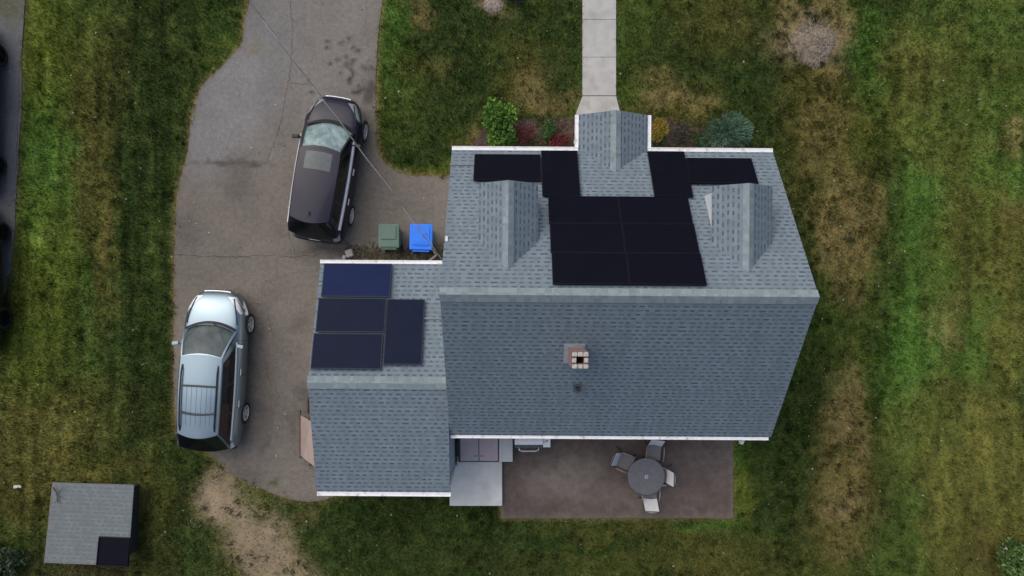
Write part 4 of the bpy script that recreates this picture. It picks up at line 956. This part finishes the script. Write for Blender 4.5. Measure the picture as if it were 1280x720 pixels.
def chair(label, x, y, facing, tilt=0.0, lean=.26):
    """facing: direction the sitter looks, degrees ccw from +X"""
    t = thing('patio_chair', label, 'chair', local=True, loc=(x, y, .032+.26*math.sin(tilt)), rotz=R(facing-90), group='sling chairs around the patio table')
    t.scale = (.94,.94,.94)
    if tilt: t.rotation_mode = 'XYZ'; t.rotation_euler = (-tilt, 0, R(facing-90))
    obj('seat', MB().grid(lambda u, v: Vector(((u-.5)*.46, -.22+v*.46, .42+.03*v-.03*math.sin(math.pi*u))), 6, 6), SLING, t, smooth=True)
    obj('backrest', MB().grid(lambda u, v: Vector(((u-.5)*.46, -.22-lean*v-.05*v*v, .44+.46*v-.0*u))+Vector((0,-.025*math.sin(math.pi*u),0)), 6, 8), SLINGSKY, t, smooth=True)
    for s_ in (-1, 1):
        obj('back_frame', MB().tube([(s_*.245,-.2,.42),(s_*.245,-.24-lean,.90)], .016, 8), ALU, t)
        obj('leg', MB().tube([(s_*.25,.24,.44),(s_*.26,.26,.0)], .016, 8), ALU, t); obj('leg', MB().tube([(s_*.25,-.2,.45),(s_*.26,-.36,.0)], .016, 8), ALU, t)
        obj('armrest', MB().tube([(s_*.27,-.27,.64),(s_*.285,-.05,.66),(s_*.285,.2,.645),(s_*.27,.25,.44)], .022, 8), ARMM, t, smooth=True)
    obj('top_rail', MB().tube([(-.245,-.24-lean-.02,.90),(.245,-.24-lean-.02,.90)], .016, 8), ALU, t)
TX, TY = P(808,596,.75)[:2]
table(TX, TY)
chair('sling chair on the house side of the table, under the eave line', 4.34, -5.04, -96)
chair('sling chair pulled back at the left of the table, turned at an angle', 3.48, -5.32, -22)
chair('sling chair on the lawn side of the table, backrest outward with painted sky sheen', 4.22, -6.22, 88)
chair('sling chair at the right of the table, tipped forward against the table top', 4.60, -5.70, 178, tilt=R(17))

# grill
t = thing('gas_grill', 'white topped gas grill with side shelf against the back wall of the house', 'grill', (.5,-4.4,0), local=False)
GW = mat('grill_white', (.85,.85,.86), .4, var=.05); GD = mat('grill_dark', (.10,.105,.115), .4, .3, var=.15)
gx0, gx1 = .08, .92
mb = MB(); mb.grid(lambda u, v: Vector((gx0+(gx1-gx0)*u, -4.37-.28*v, .92+.17*math.sin(math.pi*(.12+.5*v)))), 4, 8); mb.box(((gx0+gx1)/2,-4.51,.955),(gx1-gx0-.02,.26,.06)); obj('lid', mb, GW, t)
mb = MB(); mb.box(((gx0+gx1)/2,-4.59,.86), (gx1-gx0-.01,.40,.18)); mb.box(((gx0+gx1)/2,-4.69,.94), (gx1-gx0-.05,.10,.1), 0, .85); fb = obj('firebox', mb, GD, t, bevel=.02)
obj('handle', MB().tube([(.20,-4.75,.98),(.22,-4.83,1.0),(.3,-4.86,1.0),(.7,-4.86,1.0),(.78,-4.83,1.0),(.80,-4.75,.98)], .022, 8), CHROME, t, smooth=True)
obj('side_shelf', MB().box((1.04,-4.55,.93), (.22,.42,.04)), GW, t, bevel=.015)
obj('knob', MB().lathe([(0,.0),(.03,.0),(.025,.03),(0,.03)], (1.04,-4.57,.95), n=14), FLASH, t)
for x in (.14,.86):
    for y in (-4.45,-4.7): obj('leg', MB().box((x, y, .4), (.05,.05,.8)), BLACKP, t)
obj('bottom_shelf', MB().box((.5,-4.57,.22), (.74,.34,.03)), BLACKP, t)

# cellar bulkhead
t = thing('cellar_bulkhead', 'mauve brown sloping bulkhead with two door leaves against the house wall', 'cellar door', (-1.0,-4.5,0))
MAUVE = mat('mauve_paint', (.50,.41,.405), .5, var=.05, scale=3, stain=((.44,.36,.355), 3.))
y0, y1 = -3.8, -5.36; x0, x1 = -1.63, -.40
mb = MB(); mb.slab([(x0,y1,.30),(x1,y1,.30),(x1,y0,.72),(x0,y0,.72)], .03); n = len(mb.v)
for xa in (x0+.0, x1-.03): mb.slab([(xa,y1,.29),(xa,y1,.0),(xa,y0,.0),(xa,y0,.70)], .03)
mb.box(((x0+x1)/2, y1+.02, .15), (x1-x0,.04,.29)); obj('frame', mb, mat('bulkhead_frame', (.07,.06,.065), .6), t)
for a, b in ((x0+.05,(x0+x1)/2-.012),((x0+x1)/2+.012,x1-.03)):
    mb = MB(); mb.slab([(a,y1+.04,.335),(b,y1+.04,.335),(b,y0,.745),(a,y0,.745)], .025); lf = obj('door_leaf', mb, MAUVE, t, bevel=.006)
    obj('handle', MB().box(((a+b)/2+.2*(1 if a < -1.2 else -1), y1+.2, .39), (.10,.025,.03)), FLASH, lf)
mb = MB(); mb.tube([(-.66,-5.25,.12),(-.52,-5.30,.12),(-.44,-5.2,.12)], .03, 6)
# ribbed box
t = thing('storage_box', 'pale grey ribbed deck box between the cellar doors and the grill', 'box', (-.18,-4.9,0))
GB = mat('pale_grey_resin', (.54,.56,.56), .6, var=.04)
obj('box_body', MB().box((-.185,-4.55,.24), (.37,1.44,.48)), GB, t, bevel=.01)
ld = obj('lid', MB().box((-.185,-4.56,.50), (.41,1.48,.05)), GB, t, bevel=.012)
mb = MB()
for k in range(6): mb.box((-.34+k*.062,-4.56,.529), (.03,1.38,.014))
obj('rib', mb, GB, ld)

# ------------------------------------------------------------------ low shed at lower left
a, b, c, d = Vector(P(66.5,603,.6)), Vector(P(167.5,606,.6)), Vector(P(160,707.5,.82)), Vector(P(56,703.5,.82))
shed = thing('low_shed', 'small low shed with grey shingled lean-to roof standing in the lawn', 'shed', tuple((a+b+c+d)/4*Vector((1,1,0)) if False else ((a+b+c+d)/4)[:2])+(0,))
mb = MB(); cen = (a+b+c+d)/4; ins = [cen+(p-cen)*.86 for p in (a,b,c,d)]; n = len(mb.v)
mb.v += [(p.x,p.y,-.05) for p in ins] + [(p.x,p.y,p.z-.06) for p in ins]
for i in range(4): j = (i+1)%4; mb.face([n+i,n+j,n+4+j,n+4+i])
mb.face([n+3,n+2,n+1,n]); mb.face([n+4,n+5,n+6,n+7])
obj('wall', mb, mat('dark_boards', (.035,.032,.033), .8), shed)
nb = Vector(P(160,672,1.0)); e1 = (c-d).normalized()
h0 = Vector(P(121,672.5,1.0)); h1 = d.lerp(c, .625)
GREYSH = shingle_mat('weathered_shed_shingles', (.19,.212,.22), (.125,.142,.15))
mb = MB(); mb.slab([a, b, c, d][::-1], .05, tuple(d), tuple(c-d), side_mi=1); obj('roof', mb, [GREYSH, UNDER], shed)
mb = MB(); mb.slab([(a+(a-b).normalized()*.03)*1.0, a, d, d+(d-c).normalized()*.03][::-1], .06); obj('edge_trim', mb, mat('rusty_trim', (.16,.13,.12), .7), shed)
up = Vector((0,0,.03)); tl = d.lerp(c, .63)+(a-d).normalized()*.83; tr = c+(b-c).normalized()*.83
t = thing('roof_hatch_panel', 'small square black panel on the corner of the low shed roof', 'panel', tuple((tl+tr+c)/3))
mb = MB(); mb.slab([p+up for p in (tl, tr, c+(c-a).normalized()*.02, d.lerp(c,.63)+(d-a).normalized()*.02)][::-1], .05, tuple(d), tuple(c-d)); obj('panel_face', mb, PV, t)
mb = MB(); q = [tl+up*1.4, tr+up*1.4, c+up*1.4, d.lerp(c,.63)+up*1.4]
for i in range(4): mb.tube([q[i], q[(i+1)%4]], .016, 6)
obj('frame', mb, FRBLK, t)

# ------------------------------------------------------------------ shrubs
LEAFM = attr_mat('leaf', .55, 1., 0, 0, .3, trans=.25)
def shrub(name, label, px, py, rx, ry, h, cols, n=900, ls=.06, spiky=False, stem=True, z0=0.0, lobes=9, aspect=.5, seed=0, group=None, flowers=0):
    rng = np.random.RandomState(seed+100); x0, y0, _ = P(px, py, h*.5)
    t = thing(name, label, 'plant' if name.endswith('plant') else 'shrub', local=True, loc=(x0, y0, 0), group=group)
    cen = [np.array((rng.uniform(-.6,.6)*rx, rng.uniform(-.6,.6)*ry, h*rng.uniform(.35,.75))) for _ in range(lobes)]; rad = [rng.uniform(.35,.6) for _ in cen]
    li = rng.randint(0, lobes, n); dirs = rng.normal(size=(n,3)); dirs[:,2] = np.abs(dirs[:,2])*.9-.2; dirs /= np.linalg.norm(dirs, axis=1)[:,None]
    rr = rng.uniform(.3,1.0,n)**.5
    S = np.array((rx, ry, h*.55))
    pos = np.array(cen)[li] + dirs*S*np.array(rad)[li][:,None]*rr[:,None]; pos[:,2] = np.maximum(pos[:,2], .03)
    d = dirs*.7 + rng.normal(size=(n,3))*.5; d[:,2] += .1
    if spiky:
        d = pos/np.array((rx,ry,h)) + rng.normal(size=(n,3))*.35; d[:,2] = np.abs(d[:,2])*.6+.1
    d /= np.linalg.norm(d, axis=1)[:,None]
    s_ = np.cross(d, rng.normal(size=(n,3))*.4+np.array((0,0,1))); s_ /= np.linalg.norm(s_, axis=1)[:,None]+1e-9
    L = rng.uniform(.7,1.4,n)*ls
    p = [pos - d*L[:,None]*.5, pos + s_*(L*aspect*.5)[:,None], pos + d*L[:,None]*.5, pos - s_*(L*aspect*.5)[:,None]]
    V = np.stack([p[0],p[1],p[2],p[0],p[2],p[3]],1).reshape(-1,3)
    cl = np.array([cols[i % len(cols)] for i in rng.randint(0, len(cols), lobes)])[li]*.55 + np.array([cols[i] for i in rng.randint(0, len(cols), n)])*.45
    cl = cl*rng.uniform(.55,1.45,n)[:,None]
    if flowers: f = rng.rand(n) < flowers; cl[f] = (.45,.45,.36)
    o = tri_mesh('foliage', V, np.repeat(cl, 6, 0), LEAFM, None); o.parent = t
    mb = MB()
    for k in range(7):
        a = rng.uniform(0, 6.28); c_ = cen[k % lobes]; mb.tube([(math.cos(a)*.03, math.sin(a)*.03, -.03), tuple(c_*.5), tuple(c_)], [.018,.012,.005], 5)
    obj('stem', mb, BARK, t); return t
shrub('leafy_shrub', 'large bright green broadleaf shrub at the front gutter left of the porch', 626, 157, .58, .76, 1.1, [(.11,.23,.03),(.15,.30,.04),(.055,.13,.02)], 1700, .11, aspect=.6, lobes=14, seed=1)
shrub('red_shrub', 'low dark red shrub beside the bright green broadleaf shrub', 657, 168, .42, .42, .5, [(.16,.032,.042),(.12,.03,.04),(.17,.08,.06)], 1100, .055, seed=2)
shrub('green_shrub', 'small dark green shrub between two red shrubs in the mulch', 685, 163, .32, .46, .5, [(.05,.11,.03),(.08,.15,.04)], 850, .06, seed=3)
shrub('red_shrub', 'low bright red shrub against the gutter next to the porch', 700, 178, .44, .26, .45, [(.21,.034,.036),(.15,.03,.034)], 850, .055, seed=4)
shrub('gold_shrub', 'round yellow gold shrub at the right corner of the porch', 824, 162, .34, .40, .65, [(.36,.29,.03),(.30,.23,.025),(.22,.14,.04)], 1300, .05, lobes=12, seed=5)
shrub('leafy_plant', 'little leafy green plant at the foot of the gold shrub', 826, 181, .18, .14, .3, [(.06,.10,.035)], 200, .07, seed=15)
shrub('twiggy_shrub', 'thin grey brown shrub between the gold shrub and the juniper', 850, 168, .42, .40, .4, [(.075,.07,.052),(.045,.055,.042),(.11,.09,.07)], 800, .05, seed=6)
shrub('green_shrub', 'low yellow green shrub in front of the blue green juniper', 876, 174, .36, .30, .4, [(.06,.10,.03),(.035,.07,.025)], 500, .06, seed=7)
shrub('juniper_shrub', 'spiky blue green juniper at the right end of the front bed', 909, 164, .74, .56, .85, [(.10,.19,.125),(.14,.24,.165),(.055,.115,.07)], 3400, .13, spiky=True, aspect=.14, lobes=14, seed=8)
shrub('leafy_shrub', 'pale flowered green bush in the lower right corner of the lawn', 1275, 708, .85, .75, 1.3, [(.075,.15,.035),(.12,.21,.05),(.045,.09,.03)], 2200, .10, aspect=.6, lobes=16, seed=9, flowers=.05)
shrub('leafy_plant', 'dark green weedy plant in the lower left corner by the shed', 8, 700, .75, .6, .5, [(.03,.055,.03),(.04,.07,.035),(.055,.08,.05)], 900, .11, seed=10)
shrub('purple_plant', 'dark purple leaved plant at the top edge, left of the walkway', 646, -4, .36, .3, .4, [(.035,.026,.034),(.05,.035,.04)], 500, .06, seed=11)

# ------------------------------------------------------------------ small things
# brush pile
def twig_mesh(rng, n, rx, ry, h, L, r):
    mb = MB()
    for i in range(n):
        a = rng.uniform(0, 6.28); q = math.sqrt(rng.random()); x, y = math.cos(a)*rx*q, math.sin(a)*ry*q; z = h*(1-q*q)*rng.random()+.01
        b = rng.uniform(0, 3.14); l = L*rng.uniform(.4, 1); dx, dy = math.cos(b)*l/2, math.sin(b)*l/2
        mb.tube([(x-dx, y-dy, z), (x+rng.uniform(-.02,.02), y+rng.uniform(-.02,.02), z+.02), (x+dx, y+dy, z+rng.uniform(-.03,.05))], [r, r*.8, r*.5], 5)
    return mb
rng = random.Random(4)
x, y, _ = P(1017, 55); t = thing('brush_pile', 'round heap of dry grey twigs and clippings on the bare patch', 'brush pile', local=True, loc=(x, y, 0))
mb = MB(); mb.grid(lambda u, v: Vector((math.cos(6.2832*u)*.62*v*(1+.22*math.sin(6.2832*u*2+1)+.1*math.sin(6.2832*u*5)), math.sin(6.2832*u)*.70*v*(1+.15*math.sin(6.2832*u*3)), .16*(1-v*v)-.02+.03*math.sin(u*37)*v*(1-v))), 24, 6); obj('mound', mb, mat('dry_clippings', (.21,.17,.125), .95, var=.35, scale=12, bmp=.6), t, smooth=True)
o = obj('twigs', twig_mesh(rng, 260, .55, .66, .17, .42, .010), mat('dry_twigs', (.30,.25,.20), .9, var=.25, scale=3), t); o['kind'] = 'stuff'
x, y, _ = P(616, 6); t = thing('brush_pile', 'small heap of pale wood chips at the top edge beside the purple plant', 'brush pile', local=True, loc=(x, y, 0))
mb = MB(); mb.grid(lambda u, v: Vector((math.cos(6.2832*u)*.34*v, math.sin(6.2832*u)*.25*v, .07*(1-v*v)-.02)), 20, 4); obj('mound', mb, mat('chips', (.26,.21,.18), .95, var=.35, scale=14, bmp=.6), t, smooth=True)
# leaf litter behind the bins
rng = np.random.RandomState(12); n = 2600
x = rng.uniform(-5.2,-2.1,n); y = rng.normal(1.05,.16,n); k = rng.rand(n) < .45; x[k] = np.where(rng.rand(k.sum()) < .5, rng.uniform(-1.1,2.1,k.sum()), rng.uniform(4.1,6.9,k.sum())); y[k] = rng.uniform(4.2,5.3,k.sum()) ; L = rng.uniform(.02,.06,n); a = rng.uniform(0,6.28,n)
p0 = np.stack([x,y,.015+rng.rand(n)*.03],1); d1 = np.stack([np.cos(a)*L,np.sin(a)*L,rng.uniform(-.01,.02,n)],1); d2 = np.stack([-np.sin(a)*L*.6,np.cos(a)*L*.6,rng.uniform(-.01,.02,n)],1)
V = np.stack([p0-d1,p0+d2,p0+d1],1).reshape(-1,3); c = np.array([(.14,.10,.05),(.09,.06,.035),(.20,.15,.08),(.06,.06,.025)])[rng.randint(0,4,n)]*rng.uniform(.6,1.2,n)[:,None]
tri_mesh('leaf_litter', V, np.repeat(c,3,0), LEAFM, 'stuff')
# leaning board
PLY = mat('plywood', (.40,.315,.275), .85, var=.1, scale=3, stain=((.34,.25,.21), 6.)); OLDW = mat('old_wood', (.12,.085,.065), .9, var=.2)
t = thing('leaning_board', 'pinkish plywood board leaning on the left wall of the garage', 'board', (-6.3,-4.5,0))
mb = MB()
def bp(s_, h): # along the wall, up the board
    return (-6.60+1.32*h, -3.97-1.26*s_-.04*h, .03+2.05*h)
mb.slab([bp(0,0),bp(1,.0),bp(1,1),bp(.0,1)], .02); obj('sheet', mb, PLY, t)
for c_, d_, r_ in (((-6.62,-4.55,.03),(.05,1.5,.05),R(1)),((-6.2,-5.38,.05),(.05,.4,.05),R(-40)),((-6.38,-3.66,.04),(.035,.5,.04),0),((-6.26,-3.6,.04),(.03,.5,.04),0)): obj('wood_strip', MB().box(c_, d_, r_), OLDW, t)
# wood scraps and stone by the corners
x, y, _ = P(543, 318, .5)
t = thing('scrap_wood', 'bent pale wood offcuts stuck upright beside the blue bin', 'wood scrap', local=True, loc=(x, y, 0))
for c_, d_, r_ in (((-.02,.10,.55),(.20,.05,.03),R(-52)),((-.04,-.10,.52),(.30,.06,.03),R(38))): obj('offcut', MB().box(c_, d_, r_), PLY, t)
obj('stake', MB().box((0,0,.27), (.05,.05,.54)), OLDW, t)
x, y, _ = P(436, 318, .2)
t = thing('stone_block', 'pale stone block with a smaller chip at the front corner of the garage', 'stone', local=True, loc=(x, y, .005))
PALEP = mat('pale_stone', (.40,.375,.35), .9, var=.2, scale=9, bmp=.4)
obj('block', MB().box((0,.04,.10), (.24,.26,.20), .35, .85), PALEP, t, bevel=.02); obj('chip', MB().box((-.17,-.08,.06), (.13,.16,.12), -.4, .8), PALEP, t, bevel=.02)
x, y, _ = P(72, 618, .66)
t = thing('fallen_twig', 'dark forked twig lying on the upper left corner of the low shed roof', 'twig', local=True, loc=(x, y, .665))
obj('stem', MB().tube([(-.12,.22,.02),(0,.05,.03),(.02,-.16,.03),(.10,-.24,.04)], [.02,.018,.014,.006], 6), BARK, t)
for q_ in ([(0,.05,.03),(.12,.14,.05),(.2,.24,.05)], [(.01,-.05,.03),(.16,-.04,.05)], [(.02,-.16,.03),(-.06,-.24,.04)]): obj('side_shoot', MB().tube(q_, [.014]+[.008]*(len(q_)-1), 6), BARK, t)
x, y, _ = P(21, 608); mb = MB(); mb.box((0,0,.02), (.15,.10,.03), .2, .8); mb.box((.12,.01,.02), (.13,.08,.03), -.3, .8); o = obj('paper_scrap', mb, mat('white_paper', (.62,.6,.56), .8), bevel=.01); o.location = (x, y, .03); tag(o, 'crumpled white paper scrap lying on the grass above the low shed', 'litter')
# service cable
t = thing('service_cable', 'twisted overhead service cable running from the house to beyond the top edge', 'cable', local=True)
p0, p1, p2 = Vector((-1.75,.70,4.15)), Vector((-3.64,3.25,4.95)), Vector((-5.93,6.47,5.85)); dirn = (p2-p0); 
def cab(s_):
    q = p0 + Vector((dirn.x, dirn.y, 0))*s_; q.z = 4.15+1.25*s_+.45*s_*s_; return q
for nm_, ph, r_, m_ in (('conductor', 0, .005, mat('cable_black', (.10,.10,.10), .6)), ('conductor', 2.1, .005, bpy.data.materials['cable_black']), ('neutral_wire', 4.2, .007, mat('cable_grey', (.5,.5,.5), .4, .4))):
    pts = []
    for i in range(260):
        s_ = i/259*2.6; q = cab(s_); a = s_*26+ph; pts.append(q+Vector((math.cos(a)*.013*.8, math.cos(a)*.013*.6, math.sin(a)*.013)))
    obj(nm_, MB().tube(pts, r_, 5), m_, t)
obj('bracket', MB().box((-1.69,.66,4.15), (.14,.06,.08)), FLASH, t)

# ------------------------------------------------------------------ light, camera
AZ, EL = R(-42), R(49)
w = bpy.data.worlds.new('World'); sc.world = w; w.use_nodes = True; nt = w.node_tree; nt.nodes.clear()
out = nt.nodes.new('ShaderNodeOutputWorld'); bg = nt.nodes.new('ShaderNodeBackground'); sky = nt.nodes.new('ShaderNodeTexSky')
sky.sky_type = 'NISHITA'; sky.sun_disc = False; sky.sun_elevation = EL; sky.sun_rotation = AZ; sky.air_density = 1.0; sky.dust_density = 3.0; sky.ozone_density = 1.0
hs = nt.nodes.new('ShaderNodeHueSaturation'); hs.inputs['Saturation'].default_value = .88
nt.links.new(sky.outputs[0], hs.inputs['Color']); tcw = nt.nodes.new('ShaderNodeTexCoord'); spw = nt.nodes.new('ShaderNodeSeparateXYZ'); nt.links.new(tcw.outputs['Generated'], spw.inputs[0])
# overcast sky: the zenith is about three times as bright as the horizon
mrw = nt.nodes.new('ShaderNodeMapRange'); mrw.inputs[3].default_value = .52; mrw.inputs[4].default_value = 1.25; nt.links.new(spw.outputs[2], mrw.inputs[0])
ccw = nt.nodes.new('ShaderNodeCombineColor')
for i in range(3): nt.links.new(mrw.outputs[0], ccw.inputs[i])
nt.links.new(mixc(nt, 1.0, hs.outputs[0], ccw.outputs[0], 'MULTIPLY'), bg.inputs[0]); nt.links.new(bg.outputs[0], out.inputs[0]); bg.inputs[1].default_value = .11
sl = bpy.data.lights.new('sun', 'SUN'); sl.energy = 1.4; sl.angle = R(75); sl.color = (1, .94, .83)
so = bpy.data.objects.new('sun', sl); COL.objects.link(so)
dv = Vector((math.sin(AZ)*math.cos(EL), math.cos(AZ)*math.cos(EL), math.sin(EL))); so.rotation_euler = dv.to_track_quat('Z', 'Y').to_euler()
cd = bpy.data.cameras.new('camera'); cd.sensor_width = 36; cd.lens = F/1280*36; cd.clip_end = 1000; cd.clip_start = .1
cam = bpy.data.objects.new('camera', cd); COL.objects.link(cam); cam.location = (0, 0, H); cam.rotation_euler = (0, 0, 0); sc.camera = cam
vs = sc.view_settings; vs.view_transform = 'Standard'; vs.look = 'None'; vs.exposure = 0.22; vs.gamma = 1; vs.use_curve_mapping = False
